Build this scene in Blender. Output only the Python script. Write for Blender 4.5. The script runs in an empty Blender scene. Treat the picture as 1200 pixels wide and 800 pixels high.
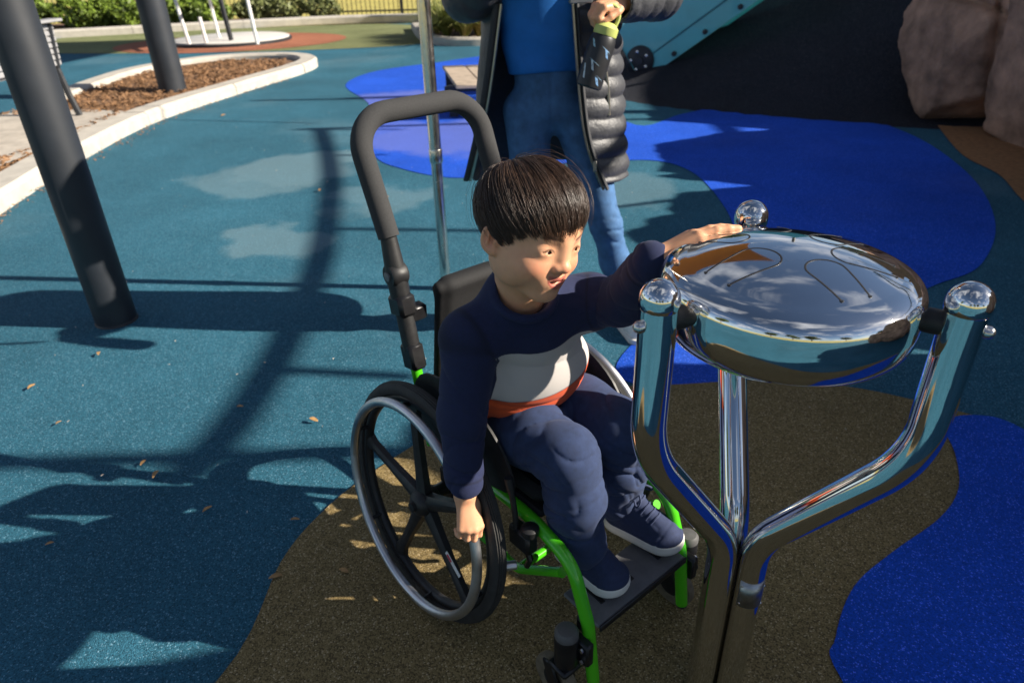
import bpy, math, random
import numpy as np
random.seed(7); RNG = np.random.default_rng(7)
SC = bpy.context.scene
COL = SC.collection
# ------------------------------------------------------------------ camera
FPX, CAMH = 800.0, 1.33
def _cam_axes(vx=640.0, vy=1820.0):
    d = np.array([vx-600, vy-400, FPX]); d /= np.linalg.norm(d)
    up = -d; fw = np.array([0, 0, 1.0]); Y = fw-up*(fw@up); Y /= np.linalg.norm(Y)
    return np.array([np.cross(Y, up), Y, up])
CR = _cam_axes(); CC = np.array([0, 0, CAMH])
def ray(px, py):
    v = CR@np.array([px-600, py-400, FPX]); return v/np.linalg.norm(v)
def at_z(px, py, z=0.0):
    v = ray(px, py); return CC+v*((z-CAMH)/v[2])
def at_y(px, py, y):
    v = ray(px, py); return CC+v*(y/v[1])
cam_data = bpy.data.cameras.new('camera'); cam = bpy.data.objects.new('camera', cam_data); COL.objects.link(cam)
from mathutils import Matrix, Vector
_m = np.eye(4); _m[:3, 0] = CR@[1, 0, 0]; _m[:3, 1] = -(CR@[0, 1, 0]); _m[:3, 2] = -(CR@[0, 0, 1]); _m[:3, 3] = CC
cam.matrix_world = Matrix(_m.tolist())
cam_data.sensor_width = 36; cam_data.lens = FPX/1200*36; cam_data.clip_start = 0.05; cam_data.clip_end = 600
cam_data.dof.use_dof = True; cam_data.dof.focus_distance = 1.12; cam_data.dof.aperture_fstop = 5.6
SC.camera = cam
# ------------------------------------------------------------------ sky and sun
SUN_EL, SUN_AZ = math.radians(29), math.radians(-7)      # azimuth from +X, counter-clockwise
sun_dir = np.array([math.cos(SUN_AZ)*math.cos(SUN_EL), math.sin(SUN_AZ)*math.cos(SUN_EL), math.sin(SUN_EL)])
W = bpy.data.worlds.new('World'); SC.world = W; W.use_nodes = True
nt = W.node_tree; N = nt.nodes; LK = nt.links
for n in list(N): N.remove(n)
out = N.new('ShaderNodeOutputWorld'); bg = N.new('ShaderNodeBackground'); sky = N.new('ShaderNodeTexSky')
sky.sky_type = 'NISHITA'; sky.sun_disc = False; sky.sun_elevation = SUN_EL; sky.sun_rotation = math.radians(90)-SUN_AZ
sky.air_density = 0.7; sky.dust_density = 0.3
tc = N.new('ShaderNodeTexCoord'); sep = N.new('ShaderNodeSeparateXYZ'); LK.new(tc.outputs['Generated'], sep.inputs[0])
mx = N.new('ShaderNodeMath'); mx.operation = 'MAXIMUM'; mx.inputs[1].default_value = 0.0; LK.new(sep.outputs[2], mx.inputs[0])
ad = N.new('ShaderNodeMath'); ad.operation = 'ADD'; ad.inputs[1].default_value = 0.18; LK.new(mx.outputs[0], ad.inputs[0])
dx = N.new('ShaderNodeMath'); dx.operation = 'DIVIDE'; LK.new(sep.outputs[0], dx.inputs[0]); LK.new(ad.outputs[0], dx.inputs[1])
dy = N.new('ShaderNodeMath'); dy.operation = 'DIVIDE'; LK.new(sep.outputs[1], dy.inputs[0]); LK.new(ad.outputs[0], dy.inputs[1])
cb = N.new('ShaderNodeCombineXYZ'); LK.new(dx.outputs[0], cb.inputs[0]); LK.new(dy.outputs[0], cb.inputs[1])
nz = N.new('ShaderNodeTexNoise'); nz.inputs['Scale'].default_value = 1.5; nz.inputs['Detail'].default_value = 9; nz.inputs['Roughness'].default_value = 0.6
nz.inputs['Distortion'].default_value = 0.4
LK.new(cb.outputs[0], nz.inputs['Vector'])
rp = N.new('ShaderNodeValToRGB'); rp.color_ramp.elements[0].position = 0.50; rp.color_ramp.elements[1].position = 0.68
rp.color_ramp.elements[1].color = (0.85, 0.85, 0.85, 1)
LK.new(nz.outputs[0], rp.inputs[0])
mixc = N.new('ShaderNodeMix'); mixc.data_type = 'RGBA'; LK.new(rp.outputs[0], mixc.inputs['Factor'])
LK.new(sky.outputs[0], mixc.inputs['A']); mixc.inputs['B'].default_value = (9.0, 9.2, 9.8, 1)
LK.new(mixc.outputs['Result'], bg.inputs['Color']); bg.inputs['Strength'].default_value = 0.05
LK.new(bg.outputs[0], out.inputs[0])
sd = bpy.data.lights.new('sun', 'SUN'); sd.energy = 5.0; sd.angle = math.radians(0.5); sd.color = (1.0, 0.91, 0.78)
sun = bpy.data.objects.new('sun', sd); COL.objects.link(sun); sun.location = (20, -1, 15)
sun.rotation_euler = Vector(sun_dir.tolist()).to_track_quat('Z', 'Y').to_euler()
SC.view_settings.view_transform = 'Standard'; SC.view_settings.look = 'None'; SC.view_settings.gamma = 1
SC.view_settings.exposure = 1.0; SC.view_settings.use_curve_mapping = False
SC.render.engine = 'CYCLES'
SC.cycles.max_bounces = 8; SC.cycles.glossy_bounces = 5; SC.cycles.diffuse_bounces = 3
# ------------------------------------------------------------------ helpers
A = lambda *v: np.array(v, float)
def nrm(v): v = np.asarray(v, float); return v/np.linalg.norm(v)
def frame(fwd, up):
    f = nrm(fwd); u = np.asarray(up, float); u = nrm(u-f*(u@f)); return f, np.cross(u, f), u     # forward, left, up
# --- materials
MATS = {}
def mat(name, col, rough=0.6, metal=0.0, var=0.12, vscale=40.0, bump=0.0, bscale=200.0, coat=0.0, spec=0.5, sss=0.0, wear=0.0, trans=0.0):
    if name in MATS: return MATS[name]
    m = bpy.data.materials.new(name); m.use_nodes = True; t = m.node_tree; b = t.nodes['Principled BSDF']
    b.inputs['Roughness'].default_value = rough; b.inputs['Metallic'].default_value = metal
    b.inputs['Specular IOR Level'].default_value = spec; b.inputs['Coat Weight'].default_value = coat
    b.inputs['Transmission Weight'].default_value = trans
    if sss: b.inputs['Subsurface Weight'].default_value = sss; b.inputs['Subsurface Radius'].default_value = (1, .35, .2); b.inputs['Subsurface Scale'].default_value = .004
    g = t.nodes.new('ShaderNodeTexCoord'); n = t.nodes.new('ShaderNodeTexNoise')
    n.inputs['Scale'].default_value = vscale; n.inputs['Detail'].default_value = 5; n.inputs['Roughness'].default_value = .6
    t.links.new(g.outputs['Object'], n.inputs['Vector'])
    r = t.nodes.new('ShaderNodeValToRGB'); c = np.array(col)
    r.color_ramp.elements[0].position = .3; r.color_ramp.elements[1].position = .7
    r.color_ramp.elements[0].color = (*np.clip(c*(1-var), 0, 1), 1); r.color_ramp.elements[1].color = (*np.clip(c*(1+var), 0, 1), 1)
    t.links.new(n.outputs[0], r.inputs[0]); t.links.new(r.outputs[0], b.inputs['Base Color'])
    if wear:
        n3 = t.nodes.new('ShaderNodeTexNoise'); n3.inputs['Scale'].default_value = vscale*.6; n3.inputs['Detail'].default_value = 6
        t.links.new(g.outputs['Object'], n3.inputs['Vector']); mr = t.nodes.new('ShaderNodeMapRange')
        mr.inputs[1].default_value = .35; mr.inputs[2].default_value = .7; mr.inputs[3].default_value = rough; mr.inputs[4].default_value = min(1, rough+wear)
        t.links.new(n3.outputs[0], mr.inputs[0]); t.links.new(mr.outputs[0], b.inputs['Roughness'])
    if bump:
        n2 = t.nodes.new('ShaderNodeTexNoise'); n2.inputs['Scale'].default_value = bscale; n2.inputs['Detail'].default_value = 4
        t.links.new(g.outputs['Object'], n2.inputs['Vector'])
        bp = t.nodes.new('ShaderNodeBump'); bp.inputs['Strength'].default_value = bump; bp.inputs['Distance'].default_value = .3/bscale
        t.links.new(n2.outputs[0], bp.inputs['Height']); t.links.new(bp.outputs[0], b.inputs['Normal'])
    MATS[name] = m; return m
def attr_mix(m, attr, col, rough=None, sharp=None):
    """blend the base colour of m towards col where the vertex attribute attr is 1"""
    t = m.node_tree; b = t.nodes['Principled BSDF']; old = b.inputs['Base Color'].links[0].from_socket
    a = t.nodes.new('ShaderNodeAttribute'); a.attribute_name = attr; x = t.nodes.new('ShaderNodeMix'); x.data_type = 'RGBA'
    f = a.outputs['Fac']
    if sharp:
        mr = t.nodes.new('ShaderNodeMapRange'); mr.inputs[1].default_value = .5-sharp; mr.inputs[2].default_value = .5+sharp
        t.links.new(f, mr.inputs[0]); f = mr.outputs[0]
    t.links.new(f, x.inputs['Factor']); t.links.new(old, x.inputs['A']); x.inputs['B'].default_value = (*col, 1)
    t.links.new(x.outputs['Result'], b.inputs['Base Color']); return m
def rubber(name, col, fade=0.0, vr=.45, spots=None, fcol=(.26, .36, .39)):
    """poured rubber granules: each voronoi cell is one crumb with its own tone, the palest painted as glints"""
    m = bpy.data.materials.new(name); m.use_nodes = True; t = m.node_tree; b = t.nodes['Principled BSDF']; c = np.array(col)
    g = t.nodes.new('ShaderNodeNewGeometry'); v = t.nodes.new('ShaderNodeTexVoronoi'); v.inputs['Scale'].default_value = 330
    t.links.new(g.outputs['Position'], v.inputs['Vector'])
    s = t.nodes.new('ShaderNodeSeparateColor'); t.links.new(v.outputs['Color'], s.inputs[0])
    r = t.nodes.new('ShaderNodeValToRGB'); e = r.color_ramp.elements
    e[0].position = 0; e[0].color = (*(c*(1-vr)), 1); e[1].position = .93; e[1].color = (*(c*(1+vr*.6)), 1)
    x = e.new(.5); x.color = (*c, 1); x = e.new(.955); x.color = (*np.clip(c*1.6+.09, 0, 1), 1)  # brightest few crumbs are glints put into the colour
    t.links.new(s.outputs[0], r.inputs[0])
    n = t.nodes.new('ShaderNodeTexNoise'); n.inputs['Scale'].default_value = .9; n.inputs['Detail'].default_value = 7; n.inputs['Roughness'].default_value = .62
    t.links.new(g.outputs['Position'], n.inputs['Vector'])
    mr = t.nodes.new('ShaderNodeMapRange'); mr.inputs[1].default_value = .3; mr.inputs[2].default_value = .7; mr.inputs[3].default_value = .78; mr.inputs[4].default_value = 1.2
    t.links.new(n.outputs[0], mr.inputs[0])
    mu = t.nodes.new('ShaderNodeVectorMath'); mu.operation = 'SCALE'; t.links.new(r.outputs[0], mu.inputs[0]); t.links.new(mr.outputs[0], mu.inputs['Scale'])
    last = mu.outputs[0]
    if fade:      # worn, chalky patches
        n2 = t.nodes.new('ShaderNodeTexNoise'); n2.inputs['Scale'].default_value = .42; n2.inputs['Detail'].default_value = 8; n2.inputs['Roughness'].default_value = .55
        mp = t.nodes.new('ShaderNodeMapping'); mp.inputs['Location'].default_value = (3.1, 7.3, 0); t.links.new(g.outputs['Position'], mp.inputs[0]); t.links.new(mp.outputs[0], n2.inputs['Vector'])
        m2 = t.nodes.new('ShaderNodeMapRange'); m2.inputs[1].default_value = .56; m2.inputs[2].default_value = .66; m2.inputs[4].default_value = fade
        t.links.new(n2.outputs[0], m2.inputs[0])
        fm = m2.outputs[0]
        for (px, py, rad, amt) in (FADES if spots is None else spots):
            p = at_z(px, py); dd = t.nodes.new('ShaderNodeVectorMath'); dd.operation = 'DISTANCE'
            wv = t.nodes.new('ShaderNodeVectorMath'); wv.operation = 'MULTIPLY_ADD'; wv.inputs[1].default_value = (1.0, 1.0, 0); wv.inputs[2].default_value = (-.5, -.5, 0)
            nn = t.nodes.new('ShaderNodeTexNoise'); nn.inputs['Scale'].default_value = 1.7; nn.inputs['Detail'].default_value = 6; t.links.new(g.outputs['Position'], nn.inputs['Vector'])
            t.links.new(nn.outputs['Color'], wv.inputs[0])
            aa = t.nodes.new('ShaderNodeVectorMath'); aa.operation = 'ADD'; t.links.new(g.outputs['Position'], aa.inputs[0]); t.links.new(wv.outputs[0], aa.inputs[1])
            t.links.new(aa.outputs[0], dd.inputs[0]); dd.inputs[1].default_value = tuple(p)
            m3 = t.nodes.new('ShaderNodeMapRange'); m3.inputs[1].default_value = rad; m3.inputs[2].default_value = rad*.75; m3.inputs[3].default_value = 0; m3.inputs[4].default_value = amt
            t.links.new(dd.outputs['Value'], m3.inputs[0]); mm = t.nodes.new('ShaderNodeMath'); mm.operation = 'MAXIMUM'
            t.links.new(fm, mm.inputs[0]); t.links.new(m3.outputs[0], mm.inputs[1]); fm = mm.outputs[0]
        xx = t.nodes.new('ShaderNodeMix'); xx.data_type = 'RGBA'; t.links.new(fm, xx.inputs['Factor']); t.links.new(last, xx.inputs['A'])
        xx.inputs['B'].default_value = (*fcol, 1); last = xx.outputs['Result']
    t.links.new(last, b.inputs['Base Color']); b.inputs['Roughness'].default_value = .88; b.inputs['Specular IOR Level'].default_value = .14
    bp = t.nodes.new('ShaderNodeBump'); bp.inputs['Strength'].default_value = .9; bp.inputs['Distance'].default_value = .0016; bp.invert = True
    t.links.new(v.outputs['Distance'], bp.inputs['Height']); t.links.new(bp.outputs[0], b.inputs['Normal'])
    return m
# --- objects
INV = {}
def _mesh(name, vf, smooth, attrs=None):
    V, F = vf; me = bpy.data.meshes.new(name)
    V = np.asarray(V, float)
    if isinstance(F, np.ndarray):
        n, k = F.shape; me.vertices.add(len(V)); me.vertices.foreach_set('co', V.astype(np.float32).ravel())
        me.loops.add(n*k); me.loops.foreach_set('vertex_index', F.astype(np.int32).ravel())
        me.polygons.add(n); me.polygons.foreach_set('loop_start', np.arange(0, n*k, k, dtype=np.int32)); me.update(calc_edges=True); me.validate()
    else:
        me.from_pydata(V.tolist(), [], [tuple(map(int, f)) for f in F])
    if smooth: me.polygons.foreach_set('use_smooth', np.ones(len(me.polygons), bool))
    for k, v in (attrs or {}).items():
        a = me.attributes.new(k, 'FLOAT', 'POINT'); a.data.foreach_set('value', np.asarray(v, np.float32))
    if smooth is True or smooth is False or smooth is None: pass
    else:
        try: me.set_sharp_from_angle(angle=math.radians(smooth))
        except Exception: pass
    me.update(); return me
def tagit(o, label=None, cat=None, group=None, kind=None):
    if label: o['label'] = label
    if cat: o['category'] = cat
    if group: o['group'] = group
    if kind: o['kind'] = kind
    return o
def thing(name, label, cat, loc=(0, 0, 0), fwd=None, group=None):
    o = bpy.data.objects.new(name, None); COL.objects.link(o); o.empty_display_size = .1
    M = np.eye(4); M[:3, 3] = loc
    if fwd is not None:
        f, l, u = frame(fwd, (0, 0, 1)); M[:3, 0] = f; M[:3, 1] = l; M[:3, 2] = u
    o.matrix_world = Matrix(M.tolist()); INV[o.name] = np.linalg.inv(M)
    return tagit(o, label, cat, group)
def part(name, vf, m, parent, smooth=40, local=False, attrs=None):
    V, F = vf; V = np.asarray(V, float); I = INV[parent.name]
    if not local: V = V@I[:3, :3].T+I[:3, 3]
    o = bpy.data.objects.new(name, _mesh(name, (V, F), smooth, attrs)); COL.objects.link(o); o.parent = parent
    if m: o.data.materials.append(m)
    INV[o.name] = I; return o
def solo(name, vf, m, label, cat, group=None, smooth=40, kind=None, loc=None, attrs=None):
    V = np.asarray(vf[0], float)
    if loc is None: loc = A(*((V.min(0)+V.max(0))/2)[:2], V[:, 2].min())
    o = bpy.data.objects.new(name, _mesh(name, (V-loc, vf[1]), smooth, attrs)); COL.objects.link(o); o.location = tuple(loc)
    M = np.eye(4); M[:3, 3] = loc; INV[o.name] = np.linalg.inv(M)
    if m: o.data.materials.append(m)
    return tagit(o, label, cat, group, kind)
def struct(name, vf, m, smooth=40, label=None, kind='structure'):
    o = bpy.data.objects.new(name, _mesh(name, vf, smooth)); COL.objects.link(o); o.data.materials.append(m); INV[o.name] = np.eye(4)
    return tagit(o, label, None, None, kind)
def copy_tree(o, parent=None, loc=None, rot=None, label=None):
    c = o.copy(); COL.objects.link(c); c.parent = parent
    if loc is not None: c.location = loc
    if rot is not None: c.rotation_euler = rot
    if label: c['label'] = label
    for ch in [x for x in bpy.data.objects if x.parent == o]: copy_tree(ch, c)
    return c
# --- geometry: every function returns (verts, faces)
def join(*L):
    V = []; F = []; n = 0
    for v, f in L:
        v = np.asarray(v, float); V.append(v); F += [tuple(int(i)+n for i in q) for q in f]; n += len(v)
    return np.concatenate(V), F
def cr(pts, n=8, closed=False):
    P = np.array(pts, float); m = len(P); out = []
    for i in range(m if closed else m-1):
        g = (lambda j: P[j % m]) if closed else (lambda j: P[min(max(j, 0), m-1)])
        p0, p1, p2, p3 = g(i-1), g(i), g(i+1), g(i+2)
        for k in range(n):
            t = k/n; out.append(.5*((2*p1)+(-p0+p2)*t+(2*p0-5*p1+4*p2-p3)*t*t+(-p0+3*p1-3*p2+p3)*t**3))
    if not closed: out.append(P[-1])
    return np.array(out)
def fillet(pts, r, n=6):
    P = [np.array(p, float) for p in pts]; out = [P[0]]
    for i in range(1, len(P)-1):
        a, b, c = P[i-1], P[i], P[i+1]; u = nrm(a-b); v = nrm(c-b); ang = math.acos(np.clip(u@v, -1, 1))
        rr = r[i-1] if isinstance(r, (list, tuple)) else r
        t = min(rr/math.tan(ang/2), .48*np.linalg.norm(a-b), .48*np.linalg.norm(c-b)) if ang < 3.1 else 0
        if t < 1e-5: out.append(b); continue
        R = t*math.tan(ang/2); cen = b+nrm(u+v)*R/math.sin(ang/2); s = b+u*t-cen; e = b+v*t-cen; w = math.acos(np.clip(nrm(s)@nrm(e), -1, 1))
        for k in range(n+1):
            q = k/n; out.append(cen+(math.sin((1-q)*w)*s+math.sin(q*w)*e)/math.sin(w))
    out.append(P[-1]); return np.array(out)
def tube(pts, r, n=12, closed=False, caps=True, sx=1.0, up=None):
    P = np.array(pts, float); m = len(P); r = np.broadcast_to(np.asarray(r, float), (m,))
    T = np.roll(P, -1, 0)-np.roll(P, 1, 0) if closed else np.gradient(P, axis=0)
    T /= np.linalg.norm(T, axis=1)[:, None]+1e-12
    u = np.array(up, float) if up is not None else (A(0, 0, 1) if abs(T[0, 2]) < .9 else A(1, 0, 0))
    u = nrm(u-T[0]*(u@T[0])); V = []
    a = np.arange(n)*2*math.pi/n
    for i in range(m):
        u = nrm(u-T[i]*(u@T[i])); w = np.cross(T[i], u)
        V.append(P[i]+r[i]*(np.cos(a)[:, None]*u*sx+np.sin(a)[:, None]*w))
    V = np.concatenate(V); F = []
    for i in range(m if closed else m-1):
        j = (i+1) % m
        for k in range(n): k2 = (k+1) % n; F.append((i*n+k, i*n+k2, j*n+k2, j*n+k))
    if caps and not closed: F.append(tuple(range(n-1, -1, -1))); F.append(tuple((m-1)*n+k for k in range(n)))
    return V, F
def lathe(prof, n=32, o=(0, 0, 0), ax=(0, 0, 1), ref=None, caps=True):
    f = nrm(ax); r = A(1, 0, 0) if ref is None else A(*ref)
    if abs(f@r) > .9: r = A(0, 1, 0)
    r = nrm(r-f*(r@f)); s = np.cross(f, r); a = np.arange(n)*2*math.pi/n; V = []; F = []
    for (q, z) in prof: V.append(np.asarray(o)+z*f+q*(np.cos(a)[:, None]*r+np.sin(a)[:, None]*s))
    for i in range(len(prof)-1):
        for k in range(n): k2 = (k+1) % n; F.append((i*n+k, i*n+k2, (i+1)*n+k2, (i+1)*n+k))
    if caps and prof[0][0] > 1e-6: F.append(tuple(range(n-1, -1, -1)))
    if caps and prof[-1][0] > 1e-6: F.append(tuple((len(prof)-1)*n+k for k in range(n)))
    return np.concatenate(V), F
def rbox(c, s, b=.003, X=(1, 0, 0), Y=(0, 1, 0), Z=None):
    """chamfered box: centre, full size, bevel, axes"""
    X = nrm(X); Y = nrm(Y); Z = np.cross(X, Y) if Z is None else nrm(Z); h = np.array(s)/2; b = min(b, h.min()*.9); V = []; idx = {}
    for sx in (-1, 1):
        for sy in (-1, 1):
            for sz in (-1, 1):
                for k in range(3):
                    q = h-b; q = q.copy(); q[k] = h[k]; q = q*np.array([sx, sy, sz]); idx[(sx, sy, sz, k)] = len(V); V.append(np.asarray(c)+q[0]*X+q[1]*Y+q[2]*Z)
    F = []
    for k in range(3):
        i, j = [(1, 2), (2, 0), (0, 1)][k]
        for s_ in (-1, 1):
            q = []
            for (a_, b_) in ((-1, -1), (1, -1), (1, 1), (-1, 1)):
                t = [0, 0, 0]; t[k] = s_; t[i] = a_; t[j] = b_; q.append(idx[(*t, k)])
            F.append(tuple(q if s_ > 0 else q[::-1]))
        for a_ in (-1, 1):
            for b_ in (-1, 1):
                t0 = [0, 0, 0]; t1 = [0, 0, 0]; t0[k] = -1; t1[k] = 1; t0[i] = t1[i] = a_; t0[j] = t1[j] = b_
                q = [idx[(*t0, i)], idx[(*t0, j)], idx[(*t1, j)], idx[(*t1, i)]]; F.append(tuple(q if a_*b_ > 0 else q[::-1]))
    for sx in (-1, 1):
        for sy in (-1, 1):
            for sz in (-1, 1):
                q = [idx[(sx, sy, sz, k)] for k in range(3)]; F.append(tuple(q if sx*sy*sz > 0 else q[::-1]))
    return np.array(V), F
def sheet(pts, z, base=None):
    P = np.array(pts, float)[:, :2]; n = len(P)
    if np.sum(P[:, 0]*np.roll(P[:, 1], -1)-P[:, 1]*np.roll(P[:, 0], -1)) < 0: P = P[::-1]
    V = np.column_stack([P, np.full(n, z)]); F = [tuple(range(n))]
    if base is not None:
        V = np.concatenate([V, np.column_stack([P, np.full(n, base)])]); F += [(i, n+i, n+(i+1) % n, (i+1) % n) for i in range(n)]
    return V, F
def prism(outline, d):
    """3-D outline (planar loop) extruded by vector d"""
    P = np.array(outline, float); n = len(P); V = np.concatenate([P, P+d])
    return V, [tuple(range(n-1, -1, -1)), tuple(range(n, 2*n))]+[(i, (i+1) % n, n+(i+1) % n, n+i) for i in range(n)]
# --- signed distance modelling, meshed by surface nets
def cap(a, b, r1, r2=None):
    a = np.array(a, float); ab = np.array(b, float)-a; l2 = ab@ab+1e-12; r2 = r1 if r2 is None else r2
    def f(P):
        q = P-a; t = np.clip(q@ab/l2, 0, 1); return np.sqrt(((q-t[:, None]*ab)**2).sum(1))-(r1+(r2-r1)*t)
    return f
def chain(pts, rs, k=0.0):
    fs = [cap(pts[i], pts[i+1], rs[i], rs[i+1]) for i in range(len(pts)-1)]
    def f(P):
        d = fs[0](P)
        for g in fs[1:]: d = smin(d, g(P), k) if k else np.minimum(d, g(P))
        return d
    return f
def ell(c, r, ax=None):
    c = np.array(c, float); r = np.array(r, float); M = None if ax is None else np.array(ax)
    def f(P):
        q = P-c
        if M is not None: q = q@M.T
        k0 = np.sqrt(((q/r)**2).sum(1)); k1 = np.sqrt(((q/r**2)**2).sum(1))+1e-9; return np.where(k1 < 1e-6, -r.min(), k0*(k0-1)/k1)
    return f
def ecap(a, b, ra, rb, ax):
    """elliptic capsule: radii ra/rb = (along ax[0], along ax[1]) at the two ends; ax rows: front, left, up"""
    a = np.array(a, float); b = np.array(b, float); ab = b-a; l2 = ab@ab; M = np.array(ax); ra = np.array(ra); rb = np.array(rb)
    def f(P):
        q = P-a; t = np.clip(q@ab/l2, 0, 1); w = (q-t[:, None]*ab)@M.T; r = ra+(rb-ra)*t[:, None]; m = r.min(1)
        s = np.column_stack([w[:, 0]/r[:, 0], w[:, 1]/r[:, 1], w[:, 2]/m]); k0 = np.sqrt((s**2).sum(1))
        k1 = np.sqrt((np.column_stack([s[:, 0]/r[:, 0], s[:, 1]/r[:, 1], s[:, 2]/m])**2).sum(1))+1e-9
        return k0*(k0-1)/k1
    return f
def sbox(c, s, r, ax=None):
    c = np.array(c, float); h = np.array(s, float)/2-r; M = np.eye(3) if ax is None else np.array(ax)
    def f(P):
        q = np.abs((P-c)@M.T)-h; return np.sqrt((np.maximum(q, 0)**2).sum(1))+np.minimum(q.max(1), 0)-r
    return f
def smin(a, b, k): h = np.maximum(k-np.abs(a-b), 0)/k; return np.minimum(a, b)-h*h*k/4
class SDF:
    def __init__(s): s.n = []
    def u(s, f, k=.006): s.n.append(('u', f, k)); return s
    def s(s, f, k=.004): s.n.append(('s', f, k)); return s
    def i(s, f, k=.004): s.n.append(('i', f, k)); return s
    def d(s, g): s.n.append(('d', g, 0)); return s
    def ev(s, P, skip=None):
        d = np.full(len(P), 9.0)
        for j, (op, f, k) in enumerate(s.n):
            if skip is not None and skip[j]: continue
            if op == 'u': d = smin(d, f(P), k)
            elif op == 's': d = -smin(-d, f(P), k)
            elif op == 'i': d = -smin(-d, -f(P), k)
            else: d = d+f(P)
        return d
    def mesh(s, lo, hi, h, B=20):
        lo = np.array(lo, float); hi = np.array(hi, float); nb = np.ceil((hi-lo)/(h*B)).astype(int); n = nb*B
        g = [np.arange(nb[i]) for i in range(3)]; I = np.stack(np.meshgrid(*g, indexing='ij'), -1).reshape(-1, 3)
        cen = lo+(I+.5)*B*h; hd = math.sqrt(3)/2*B*h*1.02
        cv = [f(cen) if op in 'us' else None for op, f, k in s.n]; tot = s.ev(cen)
        v = np.ones(tuple(n), np.float32)
        o = np.stack(np.meshgrid(*[np.arange(B)]*3, indexing='ij'), -1).reshape(-1, 3)*h+h*.5
        near = np.abs(tot) < hd*1.5+.012
        for q in range(len(I)):
            a = I[q]*B; sl = (slice(a[0], a[0]+B), slice(a[1], a[1]+B), slice(a[2], a[2]+B))
            if not near[q]: v[sl] = 1 if tot[q] > 0 else -1; continue
            sk = [cv[j] is not None and cv[j][q]-hd*1.15 > s.n[j][2]+.004 for j in range(len(s.n))]
            v[sl] = s.ev(lo+a*h+o, sk).reshape(B, B, B)
        v[0], v[-1], v[:, 0], v[:, -1], v[:, :, 0], v[:, :, -1] = [1]*6
        return snets(v, lo+.5*h, h)
def snets(v, lo, h):
    s = v < 0; c = np.zeros(tuple(np.array(s.shape)-1), np.int8); O = [(i, j, k) for i in (0, 1) for j in (0, 1) for k in (0, 1)]
    nx, ny, nz = s.shape
    for (i, j, k) in O: c += s[i:nx-1+i, j:ny-1+j, k:nz-1+k]
    act = (c > 0) & (c < 8); ijk = np.argwhere(act); idx = np.full(c.shape, -1, np.int32); idx[act] = np.arange(len(ijk))
    acc = np.zeros((len(ijk), 3)); w = np.zeros(len(ijk))
    for a in O:
        for ax in range(3):
            if a[ax]: continue
            b = list(a); b[ax] = 1; p = ijk+a; q = ijk+b
            va = v[p[:, 0], p[:, 1], p[:, 2]]; vb = v[q[:, 0], q[:, 1], q[:, 2]]; m = (va < 0) != (vb < 0)
            t = np.where(m, va/np.where(m, va-vb, 1), 0); pt = np.tile(np.array(a, float), (len(ijk), 1)); pt[:, ax] = t
            acc[m] += pt[m]; w += m
    V = lo+h*(ijk+acc/w[:, None]); Q = []
    for ax in range(3):
        b, d = (ax+1) % 3, (ax+2) % 3
        s0 = [slice(1, -1)]*3; s1 = [slice(1, -1)]*3; s0[ax] = slice(0, -1); s1[ax] = slice(1, None)
        m = s[tuple(s0)] != s[tuple(s1)]; e = np.argwhere(m); inside = s[tuple(s0)][m]
        off = np.ones(3, int); off[ax] = 0; e = e+off
        def ci(db, dd): x = e.copy(); x[:, b] += db; x[:, d] += dd; return idx[x[:, 0], x[:, 1], x[:, 2]]
        q = np.column_stack([ci(0, 0), ci(-1, 0), ci(-1, -1), ci(0, -1)]); q[~inside] = q[~inside][:, ::-1]; Q.append(q)
    return V, np.concatenate(Q)
def wob(seed, freq, n=6):
    r = np.random.default_rng(seed); K = r.normal(size=(n, 3)); K = K/np.linalg.norm(K, axis=1)[:, None]*freq*r.uniform(.6, 1.5, (n, 1)); ph = r.uniform(0, 6.28, n)
    return lambda P: np.sin(P@K.T+ph).sum(1)/n
# ------------------------------------------------------------------ ground and setting
FADES = [(350, 195, .55, .35), (325, 285, .30, .30), (300, 210, .5, .28), (440, 235, .4, .25), (560, 120, .5, .3), (690, 220, .5, .22)]
M_teal = rubber('teal_rubber', (.030, .122, .180), fade=.13)
FADES2 = [(470, 120, .75, .55), (520, 160, .8, .5), (450, 150, .5, .4)]
M_blue = rubber('blue_rubber', (.012, .085, .560), vr=.35, fade=.10, spots=FADES2, fcol=(.17, .20, .50))
M_olive = rubber('olive_rubber', (.235, .172, .076), vr=.6)
M_terra = rubber('terracotta_rubber', (.33, .13, .075))
M_green = rubber('sage_rubber', (.18, .20, .09))
M_slate = rubber('slate_rubber', (.020, .022, .030))
M_conc = mat('pale_concrete', (.46, .43, .38), .85, var=.14, vscale=7, bump=.5, bscale=90)
M_conc2 = mat('grey_concrete', (.42, .38, .33), .9, var=.2, vscale=9, bump=.5, bscale=90)
M_black = mat('black_powder_coat', (.018, .020, .024), .38, var=.2, vscale=30, bump=.15, bscale=900, wear=.2)
M_post = mat('charcoal_post_paint', (.018, .022, .029), .45, var=.2, vscale=6, bump=.1, bscale=700, wear=.25)
M_steel = mat('brushed_steel', (.62, .61, .60), .18, 1.0, var=.05, vscale=60, wear=.15)
M_chrome = mat('polished_steel', (.80, .79, .77), .035, 1.0, var=.02, vscale=30, wear=.05)
M_white = mat('white_paint', (.78, .78, .76), .4, var=.05, vscale=20)
M_soil = mat('brown_soil', (.16, .09, .05), .95, var=.5, vscale=60, bump=1, bscale=150)
M_lawn = mat('dry_lawn', (.42, .36, .09), .95, var=.35, vscale=2.5, bump=1, bscale=60)
def big(x0, x1, y0, y1, z): return A((x0, y0, z), (x1, y0, z), (x1, y1, z), (x0, y1, z)), [(0, 1, 2, 3)]
struct('terrain', big(-260, 260, -260, 260, -.03), M_lawn)
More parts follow.
